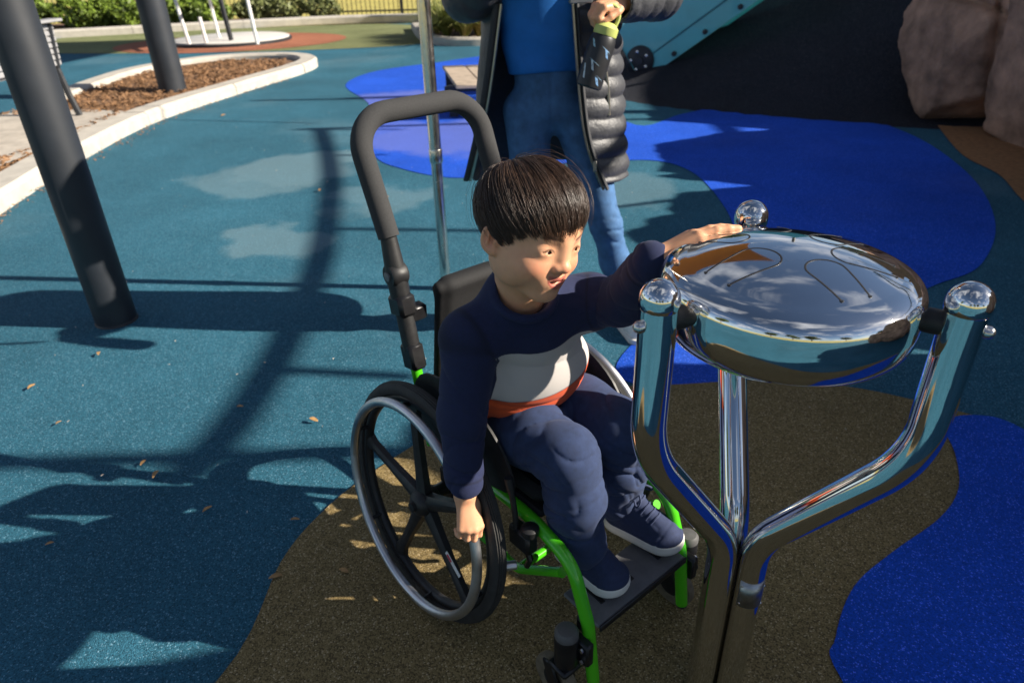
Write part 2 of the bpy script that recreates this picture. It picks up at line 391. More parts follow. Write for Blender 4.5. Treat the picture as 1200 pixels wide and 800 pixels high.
struct('rubber_ground', big(-14, 9.5, -9, 18.0, 0), M_teal)
def loop_px(pts, n=8): return cr([at_z(*p)[:2] if len(p) == 2 else A(p[0], p[1]) for p in pts], n, True)
struct('blue_ground_inlay', sheet(loop_px([(405, 100), (440, 84), (510, 74), (580, 66), (640, 80), (690, 112), (745, 147), (800, 134), (870, 122), (960, 125), (1060, 155), (1130, 200), (1165, 255), (1150, 310), (1090, 337), (1020, 372), (960, 408), (900, 437), (850, 450), (790, 455), (735, 448), (722, 430), (745, 400), (795, 360), (845, 320), (862, 285), (850, 245), (815, 205), (770, 189), (700, 190), (640, 194), (565, 207), (520, 208), (470, 198), (440, 184), (425, 150), (432, 122)], 6), .004), M_blue)
olv = [at_z(*p)[:2] for p in [(330, 660), (375, 605), (430, 560), (520, 505), (620, 470), (730, 455), (800, 452), (900, 447), (1000, 456), (1100, 478), (1200, 506)]]
olv += [A(1.75, 1.55), A(2.0, .9), A(1.4, .2), A(.2, -.1), A(-.8, .1), A(-.95, .5), at_z(255, 800)[:2]]
struct('olive_ground_inlay', sheet(cr(olv, 6, True), .008), M_olive)
b3 = [at_z(*p)[:2] for p in [(1105, 497), (1150, 490), (1200, 507)]]+[A(1.7, 1.35), A(1.9, .8), A(1.3, .3), A(.75, .45)]+[at_z(*p)[:2] for p in [(985, 800), (978, 750), (1000, 690), (1045, 650), (1100, 610), (1122, 575), (1118, 535)]]
struct('blue_ground_dot', sheet(cr(b3, 6, True), .012), M_blue)
def ellipse(cx, cy, rx, ry, n=48, rot=0):
    a = np.arange(n)*2*math.pi/n; return np.column_stack([cx+rx*np.cos(a)*math.cos(rot)-ry*np.sin(a)*math.sin(rot), cy+rx*np.cos(a)*math.sin(rot)+ry*np.sin(a)*math.cos(rot)])
struct('sage_ground_ring', sheet(cr([A(-9.5, 14.2), A(-7.5, 13.3), A(-5, 12.9), A(-3.0, 12.9), A(-1.6, 13.3), A(-1.0, 14.6), A(-1.4, 16.6), A(-3, 18), A(-6, 17.9), A(-9.5, 17.2)], 6, True), .004), M_green)
struct('terracotta_ground_ring', sheet(ellipse(-5.3, 14.6, 2.2, 1.75), .008), M_terra)
# slate mound behind the slide
def mound():
    n = 64; V = []; F = []
    for i in range(n+1):
        for j in range(n+1):
            x = .2+10.6*i/n; y = 5.3+9.4*j/n; r = math.hypot((x-5.5)/5.2, (y-10)/4.6)
            V.append((x, y, .002+1.75*(1-r*r)**2.2+.008*math.sin(3*x+y)*(1-r) if r < 1 else -.03*min(1, (r-1)*9)))
    for i in range(n):
        for j in range(n): a = i*(n+1)+j; F.append((a, a+n+1, a+n+2, a+1))
    return np.array(V), F
struct('mound', mound(), M_slate, smooth=True)
struct('sand_strip', sheet(cr([at_z(*p)[:2] for p in [(1082, 118), (1120, 175), (1170, 205), (1230, 250)]]+[A(3.9, 3.6), A(4.6, 5), A(4.3, 6.8)], 6, True), .006), mat('orange_sand', (.30, .15, .06), .95, var=.3, vscale=30, bump=1, bscale=200))
# kerbs, in cast lengths
def sweep(path, prof):
    P = np.array(path); m = len(P); T = np.gradient(P, axis=0); T /= np.linalg.norm(T, axis=1)[:, None]; k = len(prof); V = []
    for i in range(m):
        s = A(-T[i, 1], T[i, 0], 0)
        for (q, z) in prof: V.append(A(P[i, 0], P[i, 1], 0)+s*q+A(0, 0, z))
    F = [(i*k+j, i*k+(j+1) % k, (i+1)*k+(j+1) % k, (i+1)*k+j) for i in range(m-1) for j in range(k)]
    F += [tuple(range(k-1, -1, -1)), tuple((m-1)*k+j for j in range(k))]; return np.array(V), F
def kerb(name, pts, w, h, seg, m, gap=.012):
    P = cr([A(*p[:2]) for p in pts], 12); L = np.concatenate([[0], np.cumsum(np.linalg.norm(np.diff(P, axis=0), axis=1))])
    root = struct(name, sweep(np.column_stack([np.interp(np.linspace(0, L[-1], 80), L, P[:, i]) for i in (0, 1)]), [(-w/2+.02, -.02), (w/2-.02, -.02), (w/2-.02, h-.02), (-w/2+.02, h-.02)]), M_conc2, smooth=30)
    prof = [(-w/2, 0), (w/2, 0), (w/2, h-.025), (w/2-.025, h), (-w/2+.03, h), (-w/2, h-.03)]
    n = max(1, round(L[-1]/seg))
    for i in range(n):
        t = np.linspace(L[-1]*i/n+gap/2, L[-1]*(i+1)/n-gap/2, 9)
        part('kerb_segment', sweep(np.column_stack([np.interp(t, L, P[:, 0]), np.interp(t, L, P[:, 1])]), [(q+random.uniform(-.002, .002), z+(random.uniform(-.002, .002) if z else 0)) for q, z in prof]), m, root, smooth=30)
    return root
kerb('planter_kerb', [(-5.45, 3.3), (-5.1, 2.75), (-4.2, 2.55), (-3.4, 2.7), (-3.22, 3.2), (-3.32, 4.2), (-3.5, 5.44), (-3.55, 7.0), (-3.2, 8.7), (-2.85, 10.2), (-2.95, 11.0), (-3.5, 11.45), (-4.5, 11.3), (-5.1, 10.2), (-5.1, 8.8), (-4.95, 7.6)], .26, .12, 1.6, M_conc)
kerb('garden_kerb', [(-13, 15.6), (-9.6, 16.9), (-8, 17.5), (-6, 18.2), (-4, 18.7), (-1.5, 18.6)], .4, .16, 2.2, M_conc)
kerb('garden_edging', [(-1.9, 16.4), (-1.5, 14.2), (-1.05, 13.1), (-.2, 12.9), (.6, 13.5), (1.2, 14.5), (1.6, 16.5)], .22, .13, 1.4, M_conc)
struct('mulch_bed', sheet(cr([A(-4.3, 2.65), A(-3.45, 2.85), A(-3.5, 4.4), A(-3.65, 7), A(-3.3, 8.7), A(-2.98, 10.2), A(-3.1, 11), A(-4.4, 11.2), A(-5.0, 10.1), A(-5.0, 8.8), A(-5.1, 7.2), A(-5.4, 3.3)], 6, True), .055), M_soil)
struct('garden_bed', sheet([(-14, 16.2), (-9.6, 17.0), (-6, 18.3), (-4, 18.8), (-1.5, 18.7), (-1.5, 20.3), (-14, 20.3)], .06), M_soil)
struct('tuft_bed', sheet([(-1.75, 16.4), (-1.35, 14.2), (-.95, 13.2), (-.2, 13.0), (.5, 13.6), (1.1, 14.5), (1.5, 16.5)], .06), M_soil)
struct('concrete_pad', sheet(cr([A(-3.75, 6.2), A(-3.72, 7.0), A(-4.1, 7.25), A(-4.9, 7.3), A(-5.3, 6.6), A(-5.2, 4.4), A(-3.9, 4.3)], 4, True), .075), M_conc2)
# bark chips
M_chip = mat('bark_chips', (.23, .125, .06), .9, var=.6, vscale=9, bump=.6, bscale=120)
def chips(n, poly_fn, z0, sz):
    V = []; F = []
    while n > 0:
        x, y = poly_fn()
        if x is None: continue
        n -= 1; c = A(x, y, z0+random.uniform(0, .025)); L_ = random.uniform(.5, 1.3)*sz; a = random.uniform(0, 6.28); t = random.uniform(-.5, .5)
        u = A(math.cos(a)*math.cos(t), math.sin(a)*math.cos(t), math.sin(t))*L_; v = nrm(np.cross(u, A(random.uniform(-.5, .5), random.uniform(-.5, .5), 1)))*L_*.35; w = nrm(np.cross(u, v))*L_*.12; b = len(V)
        V += [c-u-v, c+u-v*.6, c+u*.8+v, c-u*.9+v, c-u-v+w, c+u-v*.6+w, c+u*.8+v+w, c-u*.9+v+w]
        F += [(b, b+3, b+2, b+1), (b+4, b+5, b+6, b+7)]+[(b+i, b+(i+1) % 4, b+4+(i+1) % 4, b+4+i) for i in range(4)]
    return np.array(V), F
def in_planter():
    x = random.uniform(-5.1, -2.95); y = random.uniform(3.4, 11.2)
    r = np.interp(y, [3, 4.4, 7, 8.7, 10.2, 11.2], [-3.4, -3.6, -3.72, -3.4, -3.08, -3.3]); l = np.interp(y, [3, 7.2, 8.8, 10.1, 11.2], [-5.4, -5.1, -4.95, -4.95, -4.2])
    if not (l < x < r) or (4.4 < y < 7.15 and x < -3.9): return None, None
    return x, y
struct('bark_mulch', chips(5200, in_planter, .06, .03), M_chip, kind='stuff', label='brown bark chip mulch filling the kerbed planter')
# ------------------------------------------------------------------ fence, shrubs and grass beyond
ft = thing('picket_fence', 'black metal picket fence along the far garden bed', 'fence', (-5, 20.6, 0))
def fence_run(x0, x1, y0, y1):
    n = int((x1-x0)/2.4)
    for i in range(n+1):
        x = x0+(x1-x0)*i/n; y = y0+(y1-y0)*i/n
        part('post', rbox((x, y, .62), (.07, .07, 1.3), .006), M_black, ft)
    pk = []
    m = int((x1-x0)/.125)
    for i in range(m):
        x = x0+(x1-x0)*i/m; y = y0+(y1-y0)*i/m; pk.append(rbox((x, y, .6), (.018, .018, 1.1), .003))
    o = part('pickets', join(*pk), M_black, ft); o['kind'] = 'stuff'
    for z in (.14, 1.12): part('rail', rbox(((x0+x1)/2, (y0+y1)/2, z), (math.hypot(x1-x0, y1-y0), .035, .04), .004, X=(x1-x0, y1-y0, 0), Y=(-(y1-y0), x1-x0, 0)), M_black, ft)
fence_run(-20, 2.2, 20.7, 20.5)
M_leafA = mat('fresh_green_leaves', (.135, .20, .022), .5, var=.55, vscale=6, sss=0)
M_leafB = mat('grey_green_leaves', (.15, .17, .055), .55, var=.5, vscale=6)
M_stem = mat('woody_stem', (.10, .07, .045), .9, var=.3)
def leaves(n, c, r, size, rng, shell=.55, up=.3):
    d = rng.normal(size=(n, 3)); d /= np.linalg.norm(d, axis=1)[:, None]; rad = rng.uniform(shell, 1, n)**.7
    P = c+d*rad[:, None]*r*(1+.22*np.sin(d@np.array([[5.], [3.], [4.]])+c[0]*3))
    nn = d+rng.normal(size=(n, 3))*.7+A(0, 0, up); nn /= np.linalg.norm(nn, axis=1)[:, None]
    t = np.cross(nn, rng.normal(size=(n, 3))); t /= np.linalg.norm(t, axis=1)[:, None]; s = np.cross(nn, t); L_ = size*rng.uniform(.6, 1.4, n)[:, None]
    V = np.stack([P-t*L_, P+s*L_*.45+nn*L_*.1, P+t*L_, P-s*L_*.45+nn*L_*.1], 1).reshape(-1, 3); F = np.arange(4*n).reshape(-1, 4); return V, F
def shrub(c, r, m, label, group, n=1500, size=.06, seed=0):
    t = thing('shrub', label, 'shrub', (c[0], c[1], .06), group=group); rng = np.random.default_rng(seed)
    part('foliage', leaves(n, A(*c), A(*r), size, rng), m, t, smooth=False)
    part('stem', join(*[tube([A(c[0], c[1], .04), A(c[0]+.5*r[0]*math.cos(a), c[1]+.5*r[1]*math.sin(a), c[2])], [.02, .008], 6) for a in (0, 1.6, 3.1, 4.7)]), M_stem, t)
px_shrubs = [(40, 24), (62, 20), (88, 22), (112, 24), (138, 22), (160, 24), (205, 20), (228, 17), (250, 20)]
for i, (px, py) in enumerate(px_shrubs):
    p = at_z(px, py+12); shrub((p[0], max(17.6, min(p[1], 19.3)), .36), (.50, .45, .36), M_leafA, 'low fresh green shrub behind the white garden kerb', 'fresh green shrubs along the garden kerb', 1300, .065, i)
for i, (px, py) in enumerate([(305, 14), (328, 10), (352, 10), (372, 16)]):
    p = at_z(px, py+12); shrub((p[0], 19.4, .32), (.50, .42, .32), M_leafB, 'low greyish shrub against the picket fence', 'greyish shrubs at the picket fence', 1100, .06, 50+i)
M_blade = mat('strap_leaf', (.20, .24, .05), .5, var=.45, vscale=5); M_blade2 = mat('pale_strap_leaf', (.38, .36, .12), .55, var=.35, vscale=5)
def tuft(c, h, n, seed, label):
    rng = np.random.default_rng(seed); t = thing('grass_tuft', label, 'plant', c, group='strap leaf tufts in the edged bed')
    for nm, m, k in (('green_blades', M_blade, n), ('pale_blades', M_blade2, n//2)):
        V = []; F = []
        for i in range(k):
            a = rng.uniform(0, 6.28); lean = rng.uniform(.15, 1.35); L_ = h*rng.uniform(.7, 1.2); d = A(math.cos(a), math.sin(a), 0); s = A(-d[1], d[0], 0)*.016; b = len(V)
            for q in range(5):
                u = q/4; p = A(*c)+d*(rng.uniform(0, .05)+L_*lean*u**1.6)+A(0, 0, L_*(u-.45*lean*u*u*1.1)); V += [p-s*(1-u*.9), p+s*(1-u*.9)]
            F += [(b+2*q, b+2*q+1, b+2*q+3, b+2*q+2) for q in range(4)]
        part(nm, (np.array(V), F), m, t, smooth=True)
for i, (px, py, y, h) in enumerate([(524, 42, 13.8, .75), (545, 44, 13.5, .85), (562, 42, 13.7, .85), (578, 38, 14.2, .8), (512, 34, 14.6, .7), (598, 30, 14.6, .85), (535, 30, 14.9, .9)]):
    p = at_z(px, py); tuft((p[0]*y/p[1], y, .06), h, 260, 200+i, 'pale green strap leaf grass tuft inside the edged garden bed')
# trees around the park (they show in the polished steel)
M_bark = mat('tree_bark', (.11, .08, .06), .95, var=.4, vscale=8, bump=1, bscale=30); M_tree = mat('tree_leaves', (.055, .085, .022), .6, var=.6, vscale=1.5)
def tree(c, h, seed):
    t = thing('park_tree', 'dark green park tree on the lawn beyond the fence', 'tree', c, group='park trees on the lawn'); rng = np.random.default_rng(seed); c = A(*c)
    tr = [tube([c, c+A(.1, 0, h*.25), c+A(.05, .1, h*.55)], [.03*h, .022*h, .012*h], 8)]
    V = []; F = []; n = 0
    for i in range(11):
        a = rng.uniform(0, 6.28); q = rng.uniform(.1, .27)*h; cc = c+A(q*math.cos(a), q*math.sin(a), h*rng.uniform(.45, .88)); tr.append(tube([c+A(.05, .05, h*rng.uniform(.25, .5)), cc], [.011*h, .003*h], 6))
        v, f = leaves(420, cc, A(.17, .17, .13)*h, .028*h, rng, .3); V.append(v); F.append(f+n); n += len(v)
    part('trunk', join(*tr), M_bark, t); part('crown', (np.concatenate(V), np.concatenate(F)), M_tree, t, smooth=False); return t
t0 = tree((-22, 34, -.03), 8.5, 1)
for i, (x, y, s) in enumerate([(-8, 42, 1.1), (9, 40, 1), (24, 33, 1.2), (34, 12, 1.1), (-34, 14, 1.0), (-30, -10, 1.2), (-14, -26, 1), (2, -30, 1.15), (-4, -21, .8), (16, -27, .95), (30, -16, 1.1)]):
    o = copy_tree(t0, None, (x, y, -.03), (0, 0, i*1.3)); o.scale = (s, s, s*(.9+.07*(i % 3)))
# ------------------------------------------------------------------ street furniture and play equipment
def post(name, base, r, h, m, label, group=None, plate=False, n=28):
    t = thing(name, label, 'post', base, group=group); b = A(*base)
    part('shaft', lathe([(r, -.05), (r, h-.01), (r*.93, h), (r*.4, h+.01)], n, b), m, t)
    part('base_collar', lathe([(r*1.04, -.02), (r*1.04, .006), (r*1.0, .010)], n, b), M_black, t)
    return t
pb = at_z(129, 383); post('shade_post', (pb[0], pb[1]+.06, 0), .082, 5.2, M_post, 'thick charcoal shade post standing on teal rubber beside the kerb')
pm_ = at_z(203, 106, .06); post('shade_post', (pm_[0], pm_[1], .05), .15, 6.4, M_post, 'thick charcoal shade post rising from the bark mulch')
p3_ = at_z(131, 22); post('shade_post', (-9.95, 19.3, .05), .10, 4.4, M_post, 'slim charcoal post among the green shrubs by the fence')
# polished pole behind the wheelchair
M_pole = mat('satin_pole_steel', (.74, .71, .66), .17, 1.0, var=.06, vscale=40, wear=.12)
pc = at_z(523, 338); t = thing('steel_pole', 'slim polished steel pole behind the wheelchair', 'pole', (pc[0], pc[1], 0))
for nm, z0, z1, r in (('lower_tube', 0, .60, .0235), ('upper_tube', .60, 2.6, .0255)): part(nm, lathe([(r, z0-.02), (r, z1)], 20, (pc[0], pc[1], 0)), M_pole, t)
part('collar', lathe([(.027, .585), (.0285, .59), (.0285, .635), (.027, .64)], 20, (pc[0], pc[1], 0)), M_pole, t)
part('green_clip', lathe([(.032, .0), (.032, .012), (.028, .02)], 14, (pc[0], pc[1], .012)), mat('green_plastic', (.10, .42, .03), .4), t)
# slatted bench
M_slat = mat('grey_slat', (.30, .30, .31), .45, var=.12, vscale=14); 
bt = thing('slatted_bench', 'black framed park bench with grey slats on the concrete pad', 'bench', (-4.45, 6.3, .075)); bx, by = -4.22, 7.06
def bpt(u, v, z): return A(bx-.55*v+u*-.08, by-1.7*u+.06*v, .075+z)       # u along the bench (towards camera), v depth
for u in (0.03, .97):
    part('end_frame', tube(fillet([bpt(u, -.02, .82), bpt(u, .06, .45), bpt(u, .12, .40), bpt(u, .95, .42)], .06), .026, 8), M_black, bt)
    part('leg', tube(fillet([bpt(u, .08, .43), bpt(u, .02, .2), bpt(u, -.06, 0)], .1), .030, 8), M_black, bt)
    part('leg', tube(fillet([bpt(u, .85, .42), bpt(u, .9, .2), bpt(u, .98, 0)], .1), .030, 8), M_black, bt)
for i in range(7):
    z = .48+.052*i; v = .055-.010*i
    part('back_slat', rbox((bpt(.5, v, z)), (1.72, .022, .044), .005, X=bpt(1, v, z)-bpt(0, v, z), Y=(1, -.06, 0)), M_slat, bt)
part('top_rail', rbox(bpt(.5, -.06, .845), (1.8, .13, .028), .006, X=bpt(1, 0, 0)-bpt(0, 0, 0), Y=(1, -.06, 0)), M_slat, bt)
for i in range(6):
    v = .18+.14*i; part('seat_slat', rbox(bpt(.5, v, .44), (1.72, .06, .026), .005, X=bpt(1, v, 0)-bpt(0, v, 0), Y=(1, -.06, 0)), M_slat, bt)
# whirl carousel on the terracotta ring
wt = thing('carousel', 'white railed playground carousel with pale disc on terracotta ring', 'carousel', (-5.35, 14.65, 0)); wc = A(-5.35, 14.72, 0)
part('disc', lathe([(1.1, .03), (1.1, .075), (1.06, .09), (0.001, .10)], 48, wc), mat('pale_deck_sheet', (.60, .58, .55), .6, var=.08, vscale=5), wt)
part('rim', lathe([(1.14, .0), (1.14, .055), (1.10, .06)], 48, wc), M_black, wt)
M_wr = mat('white_rail_paint', (.80, .79, .76), .35)
for (px, py, z1, dx_) in ((222, 52, .95, -.18), (242, 50, .42, -.05), (257, 44, 1.0, -.10), (302, 52, 1.25, -.12)):
    p = at_z(px, py, .1); part('rail_post', tube([p, p+A(dx_*.5, 0, z1)], .032, 8), M_wr, wt)
q0 = at_z(222, 52, .1); q1 = at_z(302, 52, .1); q2 = at_z(257, 44, .1)
part('top_rail', tube(fillet([q0+A(-.1, 0, .90), q0+A(.05, 0, .98), q2+A(-.05, 0, 1.0), q1+A(-.06, 0, 1.1)], .1), .034, 8), M_wr, wt)
part('seat_panel', rbox((q0+q2)/2+A(-.1, .1, .93), (.9, .5, .05), .01), M_wr, wt)
part('hub_pole', tube([at_z(271, 47, .1), at_z(271, 47, .1)+A(-.1, 0, 1.6)], .045, 10), M_black, wt)
# low timber platform behind the woman
M_ply = mat('weathered_timber', (.42, .34, .26), .8, var=.2, vscale=14, bump=.4, bscale=90)
pt = thing('timber_platform', 'weathered beige timber platform standing on the blue inlay', 'platform', (-.5, 7.1, 0))
k0 = A(-.62, 6.85, 0)
for i in range(3): part('plank', rbox(k0+A(.12+.245*i+.06, .42, .30), (.238, 1.35, .035), .006, X=(1, .05, 0), Y=(-.05-.12, 1, 0)), M_ply, pt)
for sx in (.12, .62):
    for sy in (-.05, .85): part('leg', rbox(k0+A(sx-.1*sy, sy, .14), (.08, .08, .29), .006), M_black, pt)
part('cross_rail', rbox(k0+A(.36, -.05, .255), (.62, .05, .05), .005), M_black, pt)
# teal slide
M_tealp = mat('teal_plastic', (.11, .52, .55), .35, var=.08, vscale=4, coat=.2)
L0 = A(1.62, 8.45, 0.02); U0 = at_y(727, 28, 8.6); L1 = at_y(892, -2, 7.9); U1 = U0+(L1-L0)*1.0+A(0, 0, .03)
ext = 1.9; L1 = L0+(L1-L0)*ext; U1 = U0+(U1-U0)*ext
st = thing('slide', 'teal plastic slide with a black round end boss', 'slide', (2.2, 8.5, 0)); out_n = nrm(np.cross(L1-L0, U0-L0)); out_n = out_n if out_n[1] < 0 else -out_n
ob = [L0, L1, U1, U0+A(.05, 0, .0), U0+A(-.06, 0, -.12), L0+A(-.12, 0, .14)]
part('near_side', prism(ob, -out_n*.06), M_tealp, st, smooth=30); part('far_side', prism([p-out_n*.62 for p in ob], -out_n*.06), M_tealp, st, smooth=30)
bo = [L0*.6+U0*.4, L1*.6+U1*.4]; part('slide_bed', prism([bo[0]-out_n*.07, bo[1]-out_n*.07, bo[1]-out_n*.61, bo[0]-out_n*.61], A(0, 0, -.03)), mat('pale_slide_bed', (.55, .55, .52), .3), st)
ri = nrm(L1-L0); dn = nrm(L0-U0)
part('groove_trim', tube([L0*.72+U0*.28+out_n*.004, L1*.72+U1*.28+out_n*.004], .009, 6), mat('dark_teal_trim', (.03, .17, .20), .4), st)
bc = L0*.72+U0*.28+ri*.06+out_n*.012-dn*.02
bs = part('end_boss', lathe([(.165, -.03), (.165, .012), (.15, .022), (.05, .024), (.045, .04), (0.001, .042)], 28, bc, out_n), M_black, st)
for k in range(5): a = k*1.2566; part('bolt', lathe([(.018, 0), (.018, .012), (.001, .016)], 8, bc+out_n*.022+.10*(math.cos(a)*ri+math.sin(a)*np.cross(ri, out_n)), out_n), M_steel, bs)
for s_ in (.16, .30, .45, .60): part('bolt', lathe([(.028, 0), (.028, .02), (.001, .026)], 10, L0+(L1-L0)*s_-dn*.05+out_n*.002, out_n), M_black, st)
# sandstone boulders
M_rock = mat('brown_sandstone', (.36, .215, .145), .92, var=.5, vscale=4.0, bump=1, bscale=35)
def boulder(label, c, s, yaw, seed, h=.025, group=None):
    """faceted block: half-spaces cut a rough box, then weathering, bedding lines and cracks"""
    rng = np.random.default_rng(seed); S = SDF(); c = A(*c); s = A(*s); m = c+A(0, 0, s[2]*.42); hs = s*A(.5, .5, .5)
    R = A((math.cos(yaw), math.sin(yaw), 0), (-math.sin(yaw), math.cos(yaw), 0), (0, 0, 1)); NN = []
    for k in range(26):
        n_ = nrm(rng.normal(size=3)*A(1, 1, .75)); o_ = np.sqrt(((n_*hs)**2).sum())*rng.uniform(.86, 1.06); NN.append((n_@R, o_))
    for ax_ in range(3):
        for sg in (-1, 1): e = np.zeros(3); e[ax_] = sg; NN.append((nrm(e+rng.normal(size=3)*.12)@R, hs[ax_]*rng.uniform(.92, 1.05)))
    w1, w2, w3, w4 = wob(seed, 4), wob(seed+1, 13), wob(seed+2, 34), wob(seed+3, 80)
    def poly(P):
        q = P-m+.03*np.column_stack([w1(P), w2(P), w1(P[:, ::-1])]); d = np.full(len(P), -9.0)
        for n_, o_ in NN: d = np.maximum(d, q@n_-o_)
        return d
    S.u(poly, .01); S.d(lambda P: .018*w2(P)+.010*w3(P)+.005*w4(P)+.010*np.abs(np.sin(P[:, 2]*17+4*w1(P))))
    cr_ = [(nrm(rng.normal(size=3)*A(1, 1, .5)), rng.uniform(-.25, .25)) for _ in range(3)]
    S.d(lambda P: sum(.07*np.exp(-(((P-m)@n_-o_+.10*w1(P)+.03*w2(P))/.028)**2) for n_, o_ in cr_))
    return solo('boulder', S.mesh(c-s*A(.75, .75, .2), c+s*A(.75, .75, 1.1), h), M_rock, label, 'rock', group, smooth=True, loc=c)
boulder('large brown sandstone boulder at the edge of the sand strip', (4.2, 6.3, -.1), (1.5, 1.4, 1.75), .5, 11)
boulder('broad brown sandstone boulder with a dark crack, nearer the steel drum', (4.3, 4.7, -.1), (1.3, 2.2, 1.85), -.1, 23)
for i, (x, y, sx, sy, sz) in enumerate([(3.85, 3.0, 1.4, 2.6, 1.95), (3.5, 1.05, 1.4, 1.7, 2.28), (3.35, -.1, 1.4, 2.0, 2.4), (5.2, 7.7, 1.5, 1.5, 1.3), (3.5, -1.3, 1.2, 1.6, 1.6)]):  # extra off-frame boulders, sized so their shade covers the ground
    boulder('brown sandstone boulder added to the rock edging to shade the rubber ground', (x, y, -.1), (sx, sy, sz), .1*i, 40+3*i, .045, 'boulders added to the rock edging for shade')
# unseen overhead frame added to the right of the boulders: its beams throw the long shadows
M_fr = mat('frame_paint', (.05, .09, .13), .45, var=.1); ftm = math.tan(SUN_EL)
fr = thing('unseen_shadow_frame', 'unseen overhead frame added so its curved rail and rungs cast ground shadows', 'climbing frame', (5.2, 3.5, 0))
X0 = 4.9
def lift(g, x=X0): return A(x, g[1]+math.tan(SUN_AZ)*(x-g[0]), (x-g[0])*ftm/math.cos(SUN_AZ))
pts = [lift(at_z(*p)) for p in [(375, 150), (384, 180), (388, 215), (378, 290), (355, 355), (318, 430), (270, 500), (215, 560)]]
part('curved_rail', tube(cr(pts, 5), .042, 12), M_fr, fr)
part('curved_rail', tube(cr([A(8.6, p[1], pts[0][2]+.06) for p in pts], 5), .052, 12), M_fr, fr)
for (a, b, r) in (((300, 118), (560, 108), .035), ((345, 152), (470, 149), .022), ((395, 268), (600, 262), .024), ((330, 433), (480, 431), .028), ((385, 182), (450, 180), .02), ((720, 243), (880, 216), .02)):
    g0, g1 = at_z(*a), at_z(*b); p0 = lift(g0, X0+.1); L_ = (g1[0]-g0[0])
    part('rung', tube([p0, p0+A(L_*1.0, math.tan(SUN_AZ)*L_+(g1[1]-g0[1]), 0)], r, 8), M_fr, fr)
for q in (pts[-1], lift(at_z(345, 151)), lift(at_z(300, 116))):
    part('beam', tube([A(X0-.05, q[1], pts[0][2]+.02), A(9.2, q[1]+.02, pts[0][2]+.02)], .035, 10), M_fr, fr); part('post', lathe([(.06, 0), (.06, pts[0][2]+.06)], 14, (9.2, q[1]+.02, 0)), M_fr, fr)
# unseen tower added on the far side of the mound; it keeps the mound in shade
tw = thing('unseen_shade_tower', 'unseen timber tower with plank walls, added to shade the slide mound', 'play tower', (9.3, 9, 0)); M_tw = mat('tower_timber', (.20, .13, .08), .8, var=.3, vscale=6, bump=.5, bscale=60)
for y in (5.9, 9.0, 12.1):
    for x in (8.5, 10.1): part('post', rbox((x, y, 2.1), (.16, .16, 4.2), .02), M_tw, tw)
for i in range(26): part('plank', rbox((8.42+.004*(i % 2), 9.0, .14+.148*i), (.035, 6.1, .14), .006), M_tw, tw)
part('deck', rbox((9.3, 9.0, 1.7), (1.7, 6.2, .08), .01), M_tw, tw)
# orange shade sail carried by the charcoal posts
sl = thing('shade_sail', 'orange fabric shade sail stretched high above the path', 'shade sail', (-.5, 11, 5.6))
SAILC = [A(pm_[0]+.1, pm_[1], 6.25), A(2.5, 6.8, 5.4), A(4.2, 14.6, 5.8), A(-3.2, 14.8, 6.3)]
def sail():
    c = SAILC; n = 16; V = []; F = []
    for i in range(n+1):
        for j in range(n+1):
            u, v = i/n, j/n; u2 = .5+(u-.5)*(1-.5*(v*(1-v))); v2 = .5+(v-.5)*(1-.5*(u*(1-u)))
            p = c[0]*(1-u2)*(1-v2)+c[1]*u2*(1-v2)+c[2]*u2*v2+c[3]*(1-u2)*v2; V.append(p-A(0, 0, 1.4*u*(1-u)*v*(1-v)))
    k = (n+1)**2; V += [p+A(0, 0, .01) for p in V]
    for i in range(n):
        for j in range(n): a = i*(n+1)+j; F.append((a, a+1, a+n+2, a+n+1)); F.append((k+a, k+a+n+1, k+a+n+2, k+a+1))
    return np.array(V), F
part('sail_cloth', sail(), mat('orange_sail_cloth', (.62, .20, .05), .8, var=.08, vscale=5), sl, smooth=True)
mastp = [A(7.6, 17.2, 0), A(-4.6, 20.1, 0)]
for q, tgt in ((SAILC[1], pts[0]+A(0, .2, .05)), (SAILC[2], mastp[0]+A(0, 0, 6.1)), (SAILC[3], mastp[1]+A(0, 0, 6.6))): part('cable', tube([q, tgt], .012, 6), M_steel, sl)
post('sail_mast', mastp[0], .09, 6.2, M_post, 'tall charcoal sail mast behind the slide mound'); post('sail_mast', mastp[1], .05, 6.7, M_post, 'thin charcoal sail mast in the garden bed at the picket fence')
# leaf litter blown against the kerb
def by_kerb():
    y = random.uniform(3.2, 9.5); x = np.interp(y, [3.0, 4.2, 5.44, 7.0, 8.7, 10.2], [-3.15, -3.32, -3.5, -3.55, -3.2, -2.85])+.14+abs(random.gauss(0, .07)); return x, y
struct('leaf_litter', chips(420, by_kerb, .004, .011), M_chip, kind='stuff', label='dry leaf litter gathered along the planter kerb')
def on_ground():
    return random.uniform(-2.6, 1.2), random.uniform(1.4, 7.5)
struct('ground_grit', chips(260, on_ground, .0045, .0035), mat('pale_grit', (.55, .50, .42), .8, var=.4, vscale=20), kind='stuff', label='pale grit and crumbs scattered over the rubber ground')
